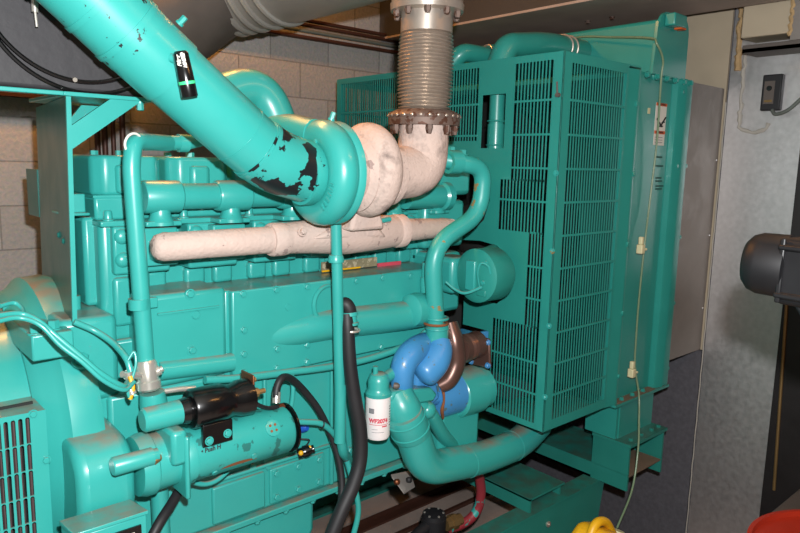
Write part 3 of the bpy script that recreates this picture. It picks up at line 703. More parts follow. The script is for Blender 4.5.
MB().lathe((0.5743, 1.968, 1.848), (0,-1,0), [(0,0),(0,.008),(.01,.006),(.01,0)], 10).build('clip', STEEL, t, label='small bright clip')
MB().tube([(0.48, 1.93, 2.054), (0.4794, 1.93, 2.001)], .008, 10).tube([(0.4796, 1.93, 2.006), (0.482, 1.93, 1.966)], .0035, 8).build('gauge_stem', CHROME, t, label='small bright stem fitting')

# ================================================================ intake pipe
t = thing('intake_pipe', 'fat turquoise intake pipe slanting from the air cleaner down to the turbocharger', 'pipe', (0.8841, 1.75, 1.782))
A = [V((1.165, 1.75, 1.615)), V((1.033, 1.75, 1.658)), V((0.8692, 1.75, 1.775)), V((0.6656, 1.75, 1.933)), V((0.545, 1.75, 2.035))]
full = spline(A, 14)
MB().tube(full[0:19], .094, 40).build('turbo_hose', GREEN_PEEL, t, label='rubber hose end with paint peeling to black')
MB().tube(full[17:44], .090, 40).build('pipe', GREEN, t)
MB().tube(full[36:44], .0945, 44).build('upper_sleeve', GREEN, t)
d0 = (full[40]-full[44]).normalized()
hp = full[42:]+[full[-1]+(full[-1]-full[-2]).normalized()*.06, V((full[-1].x-.10, 1.83, full[-1].z+.10)), V((dc.x-.03, 1.97, dc.z+.02))]
MB().tube(fillet(hp[:-2]+hp[-2:], .05), .0955, 40).build('elbow_hose', GREEN_NICK, t, label='rubber elbow with nicked paint')
for f_, r_, w_ in ((.0, .0985, .016), (.09, .0985, .014), (.20, .100, .012)):
    p = full[44]+(full[-1]-full[44]).normalized()*f_; d, u, w = frame(full[-1]-full[44])
    MB().lathe(p, d, [(0, r_-.006), (0, r_), (w_, r_), (w_, r_-.006)], 48).build('hose_clamp', GREEN_NICK, t)
p = full[22]; d, u, w = frame(full[23]-full[21])
MB().lathe(p, d, [(0,.088),(0,.0918),(.004,.0918),(.004,.088)], 48).build('pipe_seam', GREEN, t)
p = full[17]; d, u, w = frame(full[18]-full[16])
MB().lathe(p, d, [(-.006,.09),(-.006,.0955),(.006,.0955),(.006,.09)], 48).build('hose_edge', GREEN, t)
MB().hexbolt((0.7629, 1.72, 1.989), (.5,-.5,.7), .008, .02).build('clamp_screw', GREEN, t)

# restriction indicator
t = thing('air_filter_indicator', 'small black cylinder with a green band stuck on the fat turquoise intake pipe', 'gauge', (0.7304, 1.62, 1.849))
p0, p1 = V((0.7167, 1.62, 1.904)), V((0.7392, 1.62, 1.798)); ax = (p1-p0); Lh = ax.length; axn = ax.normalized(); r0 = 0.01947
rr = r0
bd = MB().lathe(p0, ax, [(0,0),(0,rr*.7),(.006,rr*.95),(Lh*.42,rr*.98),(Lh*.43,rr),(Lh*.98,rr*1.03),(Lh,rr*.98),(Lh,0)], 32).build('body', BLACK, t)
MB().lathe(p0+axn*Lh*.655, ax, [(0,rr*.9),(0,rr*1.035),(Lh*.065,rr*1.035),(Lh*.065,rr*.9)], 32).build('green_band', GLOWGREEN, t, label='bright green band')
vd = (V((0,0,1.65))-(p0+p1)/2); vd = (vd-axn*vd.dot(axn)).normalized(); sd = axn.cross(vd)
def wrap(off, along):
    def f(a, c, tt):
        th = (c+off)/rr
        return p0+axn*(along-a)+ (vd*math.cos(th)+sd*math.sin(th))*(rr*1.0+.0004+max(0, tt))
    return f
text_mb('Filter', .0125, wrap(.0075, Lh*.21), .0004, shear=.3, bold=.0005).build('lettering', PAPER, bd, label='white slanted lettering')
text_mb('MINDER', .0095, wrap(-.005, Lh*.21), .0004, shear=.3, bold=.0007).build('lettering', PAPER, bd, label='white slanted lettering')
MB().tube([(0.711, 1.66, 1.891), (0.7275, 1.64, 1.886)], .012, 14).build('stub', GREEN, t, label='green mounting stub')

# ================================================================ turbocharger
TZ = V((1.217, 1.75, 1.613)); tx, tz = TZ.x, TZ.z
t = thing('turbocharger', 'turbocharger with a round green compressor and a chalky pink turbine in the middle', 'turbocharger', (tx+.1, 1.75, tz-.18))
C_ = (tx, 1.75, tz)
MB().lathe((tx-.075, 1.75, tz), (1,0,0), [(0,.06),(0,.098),(.03,.10),(.045,.092),(.06,.10),(.075,.125),(.09,.13),(.09,.05)], 56).build('compressor_inlet', GREEN_NICK, t)
cm = MB().torus((tx+.005, 1.75, tz), (1,0,0), .117, .047, 64, 22).build('compressor_housing', GREEN, t)
MB().lathe((tx+.035, 1.75, tz), (1,0,0), [(0,.05),(0,.155),(.012,.161),(.022,.161),(.03,.150),(.03,.05)], 64).build('backplate', GREEN, t)
MB().tube(spline([(tx, 1.78, tz+.12), (tx-.01, 1.92, tz+.14), (tx-.02, 2.05, tz+.12), (tx-.02, 2.2, tz+.04)], 6), .045, 20).build('compressor_outlet', GREEN, t)
MB().lathe((tx+.06, 1.75, tz), (1,0,0), [(0,.06),(0,.115),(.03,.12),(.035,.105),(.06,.10),(.075,.125),(.09,.125),(.09,.05)], 48).build('bearing_housing', PINK, t)
MB().torus((tx+.185, 1.75, tz+.010), (1,0,0), .100, .054, 64, 20).build('turbine_housing', PINK_DIRTY, t)
MB().lathe((tx+.15, 1.75, tz), (1,0,0), [(0,.05),(0,.085),(.02,.10),(.11,.10),(.13,.095),(.13,.05)], 48).build('turbine_core', PINK, t)
MB().prism([(tx+.13, 1.76, tz-.19), (tx+.28, 1.76, tz-.19), (tx+.25, 1.76, tz-.10), (tx+.15, 1.76, tz-.10)], (0, .16, 0)).build('turbine_foot', PINK, t, bevel=.012)
bolts(t, [(tx+.061, 1.75+.108*math.cos(a), tz+.108*math.sin(a)) for a in (2.2, 3.0, 3.8, 4.6, 1.4)], (1,0,0), PINK, .008, .012)
for k in range(6):
    a = PI+.9-.13*k
    q = V((tx-.045, 1.75-.0+.128*math.cos(a), tz+.128*math.sin(a)))
    MB().obox(q, (.004, .007, .02), Matrix.Rotation(a-PI/2, 3, 'X')).build('cast_mark', GREEN, cm)
for a in (1.0, 1.9):
    q = V((tx-.03, 1.75+.1*math.cos(a), tz+.1*math.sin(a)))
    MB().hexbolt(q, (-1,0,0), .008, .012).build('bolt', GREEN, t)
MB().hexbolt((tx+.02, 1.72, tz+.163), (.3,-.2,1), .008, .022).build('plug', GREEN, t)

# crossover pipe behind
t = thing('crossover_pipe', 'green elbow pipe arching behind the fat intake pipe onto the engine', 'pipe', (1.299, 2.15, 1.756))
MB().tube(fillet([(1.001, 2.15, 1.825), (1.248, 2.15, 1.925), (1.321, 2.1, 1.686), (1.329, 2.1, 1.544)], .17, 12), .066, 28).build('pipe', GREEN, t)

# ================================================================ exhaust manifold
t = thing('exhaust_manifold', 'chalky pink exhaust manifold lying along the engine below the turbocharger', 'exhaust manifold', (1.228, 1.88, 1.357))
a_, b_ = V((0.7456, 1.88, 1.398)), V((1.122, 1.88, 1.396))
zc = (a_.z+b_.z)/2
MB().lathe((a_.x, 1.88, zc), (1,0,0), [(-.012,0),(-.010,.022),(0,.035),(.02,.041),(b_.x-a_.x,.043),(b_.x-a_.x,0)], 36).build('rear_section', PINK, t)
MB().lathe((b_.x-.01, 1.88, zc), (1,0,0), [(0,.03),(0,.050),(.006,.054),(.045,.054),(.06,.052),(.06,.03)], 36).build('collar', PINK, t)
c_ = V((1.67, 1.88, 1.383)); d_ = V((1.948, 1.88, 1.388))
L1 = c_.x-b_.x
MB().lathe((b_.x+.045, 1.88, zc+.002), (1,0,0), [(0,0),(0,.05),(.1,.056),(L1*.3,.062),(L1*.45,.07),(L1*.7,.064),(L1*.86,.058),(L1*.87,.062),(L1*.93,.062),(L1*.95,.05),(L1*.95,0)], 40).build('middle_section', PINK, t)
MB().lathe((c_.x-.04, 1.88, zc+.003), (1,0,0), [(0,0),(0,.048),(.05,.044),(d_.x-c_.x,.036),(d_.x-c_.x+.03,.03),(d_.x-c_.x+.03,0)], 32).build('front_section', PINK, t)
MB().prism([(tx+.02, 1.81, tz-.215), (tx+.34, 1.81, tz-.23), (tx+.29, 1.81, tz-.18), (tx+.10, 1.81, tz-.18)], (0, .13, 0)).build('turbo_mount', PINK, t, bevel=.014)
bolts(t, [(1.445, 1.82, 1.432), (1.549, 1.82, 1.445), (1.197, 1.82, 1.423)], (0,-1,.4), PINK, .011, .014)
MB().tube([(1.482, 1.8, 1.446), (1.55, 1.8, 1.453)], .009, 8).build('clamp_tab', GREEN, t, label='small green tab')
for i in range(6):
    x = .645+.232*i+.16
    MB().lathe((x, 1.9, zc), (0,1,0), [(0,.02),(0,.034),(.06,.034),(.06,.02)], 18).build('port_stub', PINK, t)

# ================================================================ exhaust elbow, bellows
FL = V((1.655, 1.75, 1.799)); fz = FL.z; fx = FL.x
t = thing('exhaust_elbow', 'chalky pink exhaust elbow rising from the turbocharger to a bolted flange', 'elbow', (fx-.1, 1.75, tz-.1))
ep = fillet([(tx+.25, 1.75, tz), (tx+.30, 1.75, tz), (fx-.005, 1.75, tz+.012), (fx, 1.75, fz-.05), (fx, 1.75, fz-.005)], .2, 14)
MB().tube(ep, [.092+(.086-.092)*i/(len(ep)-1) for i in range(len(ep))], 36).build('elbow', PINK_DIRTY, t)
MB().lathe((tx+.26, 1.75, tz-.005), (1,0,0), [(0,.08),(0,.103),(.02,.103),(.02,.08)], 40).build('inlet_collar', PINK, t)
MB().lathe((fx, 1.75, fz-.02), (0,0,1), [(0,.07),(0,.124),(.022,.126),(.022,.07)], 48).build('flange', RUSTSTEEL, t, label='rusty bolted flange')
for k in range(10):
    a = 2*PI*k/10+.35
    MB().lathe((fx+.108*math.cos(a), 1.75+.108*math.sin(a), fz-.02), (0,0,-1), [(-.001,0),(-.001,.012),(.012,.013),(.02,.011),(.03,.008),(.03,0)], 6).build('flange_bolt', RUSTSTEEL, t)
t = thing('exhaust_bellows', 'corrugated stainless exhaust bellows rising between two bolted flanges', 'bellows', (fx, 1.75, fz))
prof = [(.0,.08),(.0,.124),(.012,.128),(.02,.124),(.028,.108),(.032,.1)]
zt = V((1.644, 1.75, 2.086)).z-fz; n = 21
for k in range(n*8+1):
    u_ = k/(n*8); prof.append((.034+(zt-.034)*u_, (.084+.006*min(1, 4*min(u_, 1-u_)))*1.0+.0078*math.cos(2*PI*n*u_+PI)))
prof += [(zt+.003,.089),(zt+.068,.089),(zt+.072,.124),(zt+.095,.126),(zt+.095,.08)]
MB().lathe((fx, 1.75, fz), (0,0,1), prof[5:-4], 48).build('bellows', STEEL, t, smooth=60)
MB().lathe((fx, 1.75, fz), (0,0,1), prof[:6], 48).build('lower_flange', RUSTSTEEL, t, label='rusty lower flange with weld beads')
mb = MB()
for k in range(26):
    a = 2*PI*k/26; mb.ball((fx+.122*math.cos(a), 1.75+.122*math.sin(a), fz+.011), .008, (1,1,.8))
mb.build('weld_seam', STEEL, t)
MB().lathe((fx, 1.75, fz), (0,0,1), prof[-5:], 48).build('upper_flange', STEEL, t)
for k in range(10):
    a = 2*PI*k/10+.2
    MB().lathe((fx+.108*math.cos(a), 1.75+.108*math.sin(a), fz+zt+.072), (0,0,-1), [(-.001,0),(-.001,.011),(.012,.012),(.022,.008),(.022,0)], 6).build('flange_bolt', RUSTSTEEL, t)
zu = fz+zt+.095
t = MB().lathe((fx, 1.75, zu), (0,0,1), [(0,.07),(0,.122),(.022,.122),(.022,.098),(.5,.098),(.5,.07)], 40)
tag(t.build('exhaust_riser', STEEL), 'steel exhaust riser standing on the upper flange of the bellows', 'exhaust pipe')
# ================================================================ starter motor
SZ, SY = .803, 1.775
t = thing('starter_motor', 'turquoise starter motor with a glossy black solenoid at the lower left of the engine', 'starter motor', (.9, SY, SZ-.08))
bd = MB().lathe((.745, SY, SZ), (1,0,0), [(0,0),(0,.076),(.01,.080),(.03,.080),(.032,.076),(.345,.076),(.355,.07),(.362,.05),(.362,0)], 48).build('motor_body', GREEN_SOOT, t)
MB().lathe((.63, SY+.02, SZ), (1,0,0), [(0,0),(0,.082),(.02,.088),(.04,.088),(.045,.08),(.08,.08),(.115,.078),(.115,0)], 40).build('nose_housing', GREEN, t)
MB().box((.70, SY-.078, SZ+.01), (.745, SY+.05, SZ+.11)).build('solenoid_bracket', GREEN, t, bevel=.012)
MB().box((.735, SY-.082, SZ-.095), (.75, SY+.08, SZ+.09)).build('end_flange', GREEN, t, bevel=.01)
MB().lathe((.640, 1.75, .948), (1,0,0), [(0,0),(0,.028),(.006,.033),(.105,.034),(.108,.03),(.108,0)], 32).build('plunger_housing', GREEN, t)
sl = MB().lathe((.745, 1.75, .948), (1,0,0), [(0,0),(0,.034),(.02,.038),(.022,.034),(.028,.034),(.03,.053),(.036,.057),(.125,.057),(.14,.049),(.16,.047),(.18,.054),(.215,.056),(.215,0)], 40).build('solenoid', BLACK, t, label='glossy black solenoid')
MB().box((.957, 1.715, .905), (.963, 1.79, 1.02)).build('solenoid_cap', COPPER, t, bevel=.003, label='brown solenoid end plate')
for y, z in ((1.72, .965), (1.775, .985)):
    tm = MB().lathe((.963, y, z), (1,0,0), [(0,0),(0,.014),(.012,.014),(.012,.008),(.035,.008),(.035,0)], 6).build('terminal', BRASS, t, label='brass terminal stud')
MB().box((.785, 1.688, .852), (.875, 1.70, .915)).build('mounting_strap', BLACK, t, bevel=.002, label='black strap with two bolts')
bolts(t, [(.802, 1.688, .868), (.858, 1.688, .876)], (0,-1,.1), GREEN, .0095, .006)
def onbody(a, deg, up=.0006): # point on the motor body: along x, angle above the camera side
    th = math.radians(deg); return V((a, SY-(.076+up)*math.cos(th), SZ+(.076+up)*math.sin(th)))
text_mb('\u2022 Push H', .017, lambda a, c, tt: onbody(.815+a, 24+math.degrees(c/.076), .0004+max(0, tt)), .0003, shear=.2, bold=.0006).build('lettering', INK, bd, label='black stencilled lettering')
# round medallion and red patch
d0 = onbody(1.02, 32); nn = V((0, -math.cos(math.radians(32)), math.sin(math.radians(32))))
md = MB().lathe(d0-nn*.008, nn, [(0,0),(0,.025),(.010,.025),(.0105,.022),(.0105,0)], 28).build('medallion', GREEN, bd, label='round cap with four marks')
for k in range(4):
    a = PI/4+k*PI/2; u = V((1,0,0)); w = nn.cross(u)
    MB().lathe(d0+(u*math.cos(a)+w*math.sin(a))*.012+nn*.002, nn, [(0,0),(0,.0045),(.002,.004),(.002,0)], 10).build('cap_mark', RUST, md)
mb = MB()
n = 12; rows = []
for k in range(n+1):
    f = k/n; hw = .5*math.sin(PI*f)**.6*20+.2
    rows.append([mb.bm.verts.new(onbody(.845+.12*f, -33+d_, .0008)) for d_ in (0, hw*.5, hw)])
for r0_, r1_ in zip(rows, rows[1:]):
    for i in (0, 1): mb.bm.faces.new((r0_[i], r1_[i], r1_[i+1], r0_[i+1]))
mb.build('red_patch', RUST, bd, label='worn rust red patch')
MB().cyl(onbody(.83,-38), onbody(.83,-38,.005), .009, n=14).build('screw', GREEN, bd)
MB().cyl(onbody(.95,-20), onbody(.95,-20,.005), .009, n=14).build('screw', GREEN, bd)
MB().lathe((1.107, SY, SZ), (1,0,0), [(0,.06),(0,.079),(.006,.079),(.006,.06)], 40).build('end_ring', BLACK, t, label='black edge of the end cover')

# battery cable on the starter
t = thing('battery_cable', 'black battery cable bending from the starter terminal and drooping past the crankcase', 'cable', (1.242, 1.84, 0.8103))
MB().tube(spline([(1.073, 1.78, 0.8942), (1.083, 1.79, 0.9354), (1.108, 1.8, 0.9608), (1.161, 1.83, 0.939), (1.235, 1.86, 0.8702), (1.304, 1.87, 0.7794), (1.354, 1.86, 0.666), (1.371, 1.84, 0.5737), (1.366, 1.82, 0.4876), (1.335, 1.8, 0.3922), (1.301, 1.8, 0.2517)], 7), .0125, 12).build('cable', RUBBER, t)
MB().tube([(1.073, 1.779, 0.8913), (1.08, 1.788, 0.9234)], .0135, 12).build('sleeve', CHROME, t, label='bright crimped sleeve')
MB().lathe((1.088, 1.775, 0.8757), (0,-1,.3), [(-.01,0),(-.01,.012),(.008,.012),(.008,0)], 6).build('lug', COPPER, t, label='brown lug nut')
t = MB().tube(spline([(0.9664, 1.74, 0.9361), (0.9865, 1.74, 0.9158), (1.032, 1.76, 0.8897), (1.074, 1.77, 0.8804)], 6), .007, 8)
tag(t.build('jumper_wire', RUBBER), 'short black wire between the solenoid stud and the brown lug', 'wire')
t = MB().tube(spline([(0.8023, 1.85, 0.7021), (0.773, 1.82, 0.6879), (0.728, 1.78, 0.6689), (0.6759, 1.74, 0.6464), (0.6273, 1.72, 0.5964)], 6), .0145, 12)
tag(t.build('ground_cable', RUBBER), 'black cable running down under the starter motor at the lower left', 'cable')
t = MB().tube(spline([(0.7994, 1.83, 0.6947), (0.853, 1.83, 0.6682), (0.9026, 1.83, 0.6724), (0.9629, 1.84, 0.7037)], 7), .008, 10)
tag(t.build('starter_wire', GREEN), 'thin green painted wire looping below the starter motor', 'wire')

# crankcase switch, drain pipe
t = thing('oil_switch', 'small black and yellow connector on the crankcase beside the starter motor', 'connector', (1.271, 1.92, 0.623))
MB().lathe((1.246, 1.92, 0.6226), (1,-.6,.35), [(0,0),(0,.018),(.02,.018),(.02,.022),(.035,.022),(.05,.014),(.06,.014),(.06,0)], 16).build('body', BLACK, t)
MB().ball((1.245, 1.9, 0.6335), .009).build('seal', YELLOW, t, label='yellow seal')
MB().lathe((1.275, 1.9, 0.6402), (1,-.4,.4), [(0,0),(0,.010),(.012,.010),(.012,0)], 10).build('cap', YELLOW, t, label='yellow cap')
MB().tube(spline([(1.266, 1.9, 0.6538), (1.286, 1.91, 0.6676), (1.261, 1.93, 0.6712), (1.242, 1.94, 0.6803), (1.234, 1.94, 0.7085)], 6), .003, 6).build('lead', INK, t)
MB().lathe((1.281, 1.935, 0.7094), (0,-1,0), [(0,0),(0,.022),(.01,.016),(.02,.008),(.02,0)], 14).build('blue_plug', mat('blue_plastic', '#1c4fb0', .35), e, label='small bright blue plug')
t = MB().tube([(0.7314, 1.88, 0.6934), (0.7355, 1.88, 0.4396)], .026, 16)
tag(t.build('drain_pipe', GREEN), 'upright green pipe under the starter nose at the lower left', 'pipe')

# terminal box at the bottom
t = thing('gauge_box', 'green sheet metal box with a dark window at the bottom left under the starter pocket', 'box', (.56, 1.66, .38))
a_, b_ = (0.4248, 1.62, 0.7657), (0.5917, 1.62, 0.7564)
MB().prism([(a_[0], 1.62, .75), (b_[0]+.005, 1.62, .75), (b_[0]+.005, 1.62, .48), (a_[0], 1.62, .48)], (0, .125, -.022)).build('case', GREEN, t, bevel=.005)
wn = MB().box((a_[0]+.06, 1.615, .50), (b_[0]-.012, 1.622, .728)).build('window', BLACK, t, label='dark window with small white marks')
for i, (fx_, fz_) in enumerate(((.075, .715), (.125, .708), (.125, .69), (.085, .68))):
    MB().box((a_[0]+fx_, 1.613, fz_), (a_[0]+fx_+.012, 1.6155, fz_+.006)).build('print', PAPER, wn)
MB().prism([(a_[0]-.004, 1.616, .750), (b_[0]+.008, 1.616, .750), (b_[0]+.008, 1.616, .76), (a_[0]-.004, 1.616, .76)], (0, .13, -.022)).build('lid', GREEN, t, bevel=.002)

# ================================================================ oil / coolant filter
t = thing('coolant_filter', 'white canister filter with red lettering hanging on the engine side', 'filter', (1.504, 1.8, 0.6462))
FX, FZb, FZt = (1.511, 1.8, 0.7784)[0], (1.513, 1.8, 0.6553)[2], (1.51, 1.8, 0.8164)[2]
fr = .0455
cn = MB().lathe((FX, 1.8, FZb), (0,0,1), [(0,0),(0,fr-.012),(.004,fr-.004),(.014,fr),(FZt-FZb,fr),(FZt-FZb,0)], 40).build('canister', WHITE, t)
hdp = MB().lathe((FX, 1.8, FZt), (0,0,1), [(0,0),(0,fr+.002),(.012,fr+.003),(.02,fr-.003),(.03,fr-.007),(.055,fr-.005),(.075,fr-.012),(.085,.02),(.085,0)], 32).build('filter_head', GREEN, t, label='green filter head')
MB().tube([(FX+.01, 1.8, FZt+.05), (FX+.10, 1.82, FZt+.065), (FX+.17, 1.83, FZt+.11)], .022, 16).build('outlet', GREEN, hdp)
MB().tube([(FX-.015, 1.8, FZt+.07), (FX-.015, 1.8, FZt+.11)], .010, 12).build('nipple', GREEN, hdp)
MB().lathe((FX+.045, 1.765, FZt+.035), (.6,-.8,0), [(0,0),(0,.012),(.012,.012),(.02,.006),(.02,0)], 10).build('valve', DARKSTEEL, hdp)
fa = math.atan2(-1.8, -FX)   # direction of the camera side of the canister
def onfil(ang, z, up): return V((FX+(fr+up)*math.cos(fa+ang), 1.8+(fr+up)*math.sin(fa+ang), z))
text_mb('WF2074', .0205, lambda a, c, tt: onfil(.05+a/fr, FZb+.078+c, .0004+max(0,tt)), .0003, bold=.0012).build('lettering', REDPRINT, cn, label='red model lettering')
def band(z0, z1, a0, a1, m, nm):
    mb = MB(); n = 10
    A_ = [mb.bm.verts.new(onfil(a0+(a1-a0)*k/n, z0, .0006)) for k in range(n+1)]; B_ = [mb.bm.verts.new(onfil(a0+(a1-a0)*k/n, z1, .0006)) for k in range(n+1)]
    for k in range(n): mb.bm.faces.new((A_[k], A_[k+1], B_[k+1], B_[k]))
    mb.build(nm, m, cn)
band(FZb+.063, FZb+.065, -.75, .9, REDPRINT, 'red_line')
band(FZb+.105, FZb+.124, -.78, -.3, GREYINK, 'grey_print')
band(FZb+.055, FZb+.060, .35, .8, REDPRINT, 'red_print')
for k in range(8): band(FZb+.055+.010*k, FZb+.059+.010*k, 1.05, 1.3, GREYINK, 'side_print')
band(FZb+.046, FZb+.0475, -.5, .0, GREYINK, 'small_print'); band(FZb+.035, FZb+.0365, -.5, .55, GREYINK, 'small_print')

# ================================================================ water pump and its elbows
t = thing('water_pump', 'blue water pump with rounded lobes at the front lower corner of the engine', 'water pump', (1.85, 1.85, .6))
lb_ = spline([(1.641, 1.81, 0.7811), (1.625, 1.8, 0.8574), (1.638, 1.8, 0.9166), (1.706, 1.82, 0.9466), (1.834, 1.87, 0.9422)], 8)
MB().tube(lb_, [.040+.010*min(1, i/20) for i in range(len(lb_))], 24).build('inlet_lobe', BLUE, t)
ov = spline([(1.819, 1.8, 0.976), (1.805, 1.79, 0.9365), (1.775, 1.785, 0.8951), (1.739, 1.79, 0.865), (1.707, 1.8, 0.841)], 8)
rv = [.040+.020*math.sin(min(1, i/17)*PI/2) for i in range(len(ov)-8)]+[.060*math.sqrt(max(0, 1-(k/8.3)**2)) for k in range(1, 9)]
MB().tube(ov, rv, 26).build('outlet_lobe', BLUE, t)
MB().lathe((1.794, 1.86, 0.8736), (.45,-.85,0), [(-.06,0),(-.06,.080),(-.01,.083),(.015,.075),(.03,.05),(.03,0)], 36).build('volute', BLUE, t)
MB().prism([(1.598, 1.79, 0.8117), (1.673, 1.79, 0.8112), (1.8, 1.79, 0.8006), (1.819, 1.79, 0.7394), (1.755, 1.79, 0.7091), (1.619, 1.79, 0.7683)], (0, .06, 0)).build('lower_flange', BLUE, t, bevel=.008)
MB().box((2.13, 1.86, 0.7675), V((2.178, 1.86, 0.9416))+V((0,.02,0))).build('back_bracket', BLUE, t, bevel=.004)
MB().lathe((1.833, 1.86, 0.7165), (1,0,0), [(0,0),(0,.085),(.05,.09),(.10,.09),(.13,.092),(.135,0)], 40).build('drive_housing', BLUE, t)
MB().box((1.70, 1.80, .70), (1.86, 1.95, .93)).build('rear_body', BLUE, t, bevel=.025, seg=3)
bolts(t, [(1.627, 1.79, 0.8052), (1.747, 1.79, 0.7957), (1.76, 1.79, 0.7406), (1.689, 1.79, 0.788), (1.68, 1.775, 0.9381)], (0,-1,.1), BLUE, .010, .010)
MB().box((2.0, 1.88, .84), (2.16, 2.0, .93)).build('bearing_bracket', BLUE, t, bevel=.01)
rp_ = spline([(1.827, 1.8, 0.7965), (1.819, 1.775, 0.7763), (1.82, 1.768, 0.7375), (1.815, 1.772, 0.6966), (1.84, 1.79, 0.652)], 5)
MB().tube(rp_, [.006+.0015*math.sin(i*.5) for i in range(len(rp_))], 8).build('rust_run', RUST, t, label='rust streak down the housing seam')
dr = thing('pump_drive', 'green drum shaped pump drive right of the blue water pump', 'pump drive', (2.02, 1.85, .55))
MB().lathe((1.961, 1.86, 0.7013), (1,0,0), [(0,0),(0,.088),(.01,.098),(.08,.102),(.13,.102),(.135,.09),(.18,.09),(.18,0)], 40).build('drum', GREEN, dr)
MB().box((1.86, 1.82, .43), (2.10, 2.0, .72)).build('foot', GREEN, dr, bevel=.02)
t = thing('brown_elbow', 'dark brown metal elbow and square flange above the pump drive', 'elbow', (1.95, 1.8, .8))
MB().tube(spline([(1.812, 1.79, 0.7901), (1.846, 1.77, 0.8169), (1.877, 1.765, 0.8813), (1.873, 1.77, 0.9578), (1.872, 1.8, 1.032)], 8), [.030+.008*math.sin(PI*i/32) for i in range(33)], 22).build('elbow', BROWNHOSE, t)
MB().lathe((1.902, 1.78, 0.9223), (1,.12,0), [(0,0),(0,.055),(.03,.058),(.04,.050),(.05,.056),(.06,.048),(.075,.054),(.085,.048),(.12,.055),(.13,.055),(.13,0)], 28).build('neck', BROWNHOSE, t)
p = V((2.039, 1.79, 0.8882))
MB().prism([p+V((0,-.062,-.055)), p+V((0,.05,-.065)), p+V((0,.055,.07)), p+V((0,-.05,.065))], (.014,0,0)).build('square_flange', BROWNHOSE, t, bevel=.006)
for q in (( -.05,-.045),(.04,-.05),(.04,.055),(-.045,.05)): MB().hexbolt(p+V((0,q[0],q[1])), (-1,0,0), .009, .010).build('bolt', BLUE, t)
MB().torus((1.794, 1.8, 1.043), (0,0,1), .045, .005, 28, 8).build('band', RUST, t)

# S shaped coolant pipe
t = thing('bypass_pipe', 'S shaped green coolant pipe dropping from the thermostat to the blue pump', 'pipe', (1.812, 1.8, 1.131))
sp = fillet([(1.823, 1.9, 1.674), (1.885, 1.8, 1.657), (2.012, 1.78, 1.637), (2.011, 1.79, 1.456), (1.761, 1.8, 1.344), (1.815, 1.81, 0.9304)], .11, 8)
MB().tube(sp, .0335, 22).build('pipe', GREEN_CHIP, t)
for p in ((1.809, 1.81, 1.059), (1.811, 1.81, 1.019), (1.813, 1.81, 0.9708)): MB().torus(p, (0,0,1), .041, .006, 28, 8).build('hose_clamp', GREEN, t)
MB().lathe((1.813, 1.81, 0.9628), (0,0,1), [(0,.03),(0,.044),(.075,.044),(.075,.03)], 28).build('hose_sleeve', GREEN, t)
p = V((1.891, 1.8, 1.657)); MB().lathe(p, (1,-.2,0), [(-.05,.03),(-.05,.044),(.0,.044),(.0,.03)], 28).build('hose_sleeve', GREEN, t)
t = thing('upright_coolant_pipe', 'stepped green pipe standing left of the S shaped coolant pipe', 'pipe', (1.839, 1.9, 1.111))
MB().lathe((1.834, 1.9, 1.104), (0,0,1), [(0,0),(0,.028),(.03,.028),(.03,.024),(.06,.024),(.06,.026),(.10,.026),(.10,.021),(.16,.021),(.16,0)], 20).build('pipe', GREEN, t)

# charging alternator
ac = V((1.979, 1.78, 1.212)); 
t = thing('charging_alternator', 'round green charging alternator sitting in the notch of the fan guard', 'alternator', (ac.x+.1, 1.78, ac.z-.12))
al = MB().lathe((ac.x, 1.78, ac.z), (1,0,0), [(0,0),(0,.085),(.012,.108),(.03,.108),(.12,.108),(.14,.095),(.14,0)], 48).build('body', GREEN_R, t)
MB().box((ac.x-.01, 1.77, ac.z-.06), (ac.x+.01, 1.82, ac.z+.06)).build('regulator', GREEN, t, bevel=.004)
MB().tube(spline([(ac.x-.01, 1.74, ac.z-.04), (ac.x-.03, 1.735, ac.z+.02), (ac.x-.03, 1.72, ac.z+.06), (ac.x-.01, 1.70, ac.z+.05), (ac.x, 1.695, ac.z+.02)], 6), .004, 6).build('lead', GREEN, t)
MB().tube(spline([(1.903, 1.86, 1.184), (1.92, 1.82, 1.156), (1.936, 1.78, 1.148), (1.972, 1.73, 1.176)], 6), .006, 8).build('lead', GREEN, t)
MB().box((ac.x-.004, 1.715, ac.z-.075), (ac.x+.004, 1.76, ac.z-.05)).build('terminal_block', GREEN_R, t, bevel=.003)
for q in ((1.79,.02),(1.73,-.02),(1.72,.06)): MB().lathe((ac.x-.001, q[0], ac.z+q[1]), (-1,0,0), [(0,0),(0,.009),(.006,.008),(.006,0)], 10).build('screw', INK if q[1]==.02 else GREEN, t)
MB().box((ac.x-.02, 1.88, ac.z-.09), (ac.x+.1, 2.02, ac.z+.06)).build('mounting_arm', GREEN, t, bevel=.02)
MB().box((1.95, 1.98, 1.02), (2.12, 2.4, 1.28)).build('front_gear_case', GREEN, e, bevel=.02)
t = MB().tube(spline([(2.014, 1.92, 1.248), (2.114, 1.9, 1.268), (2.208, 1.9, 1.287), (2.333, 1.95, 1.291)], 6), .02, 12)
tag(t.build('belt_guard_pipe', GREEN_D), 'dark green pipe stub just above the round alternator', 'pipe')

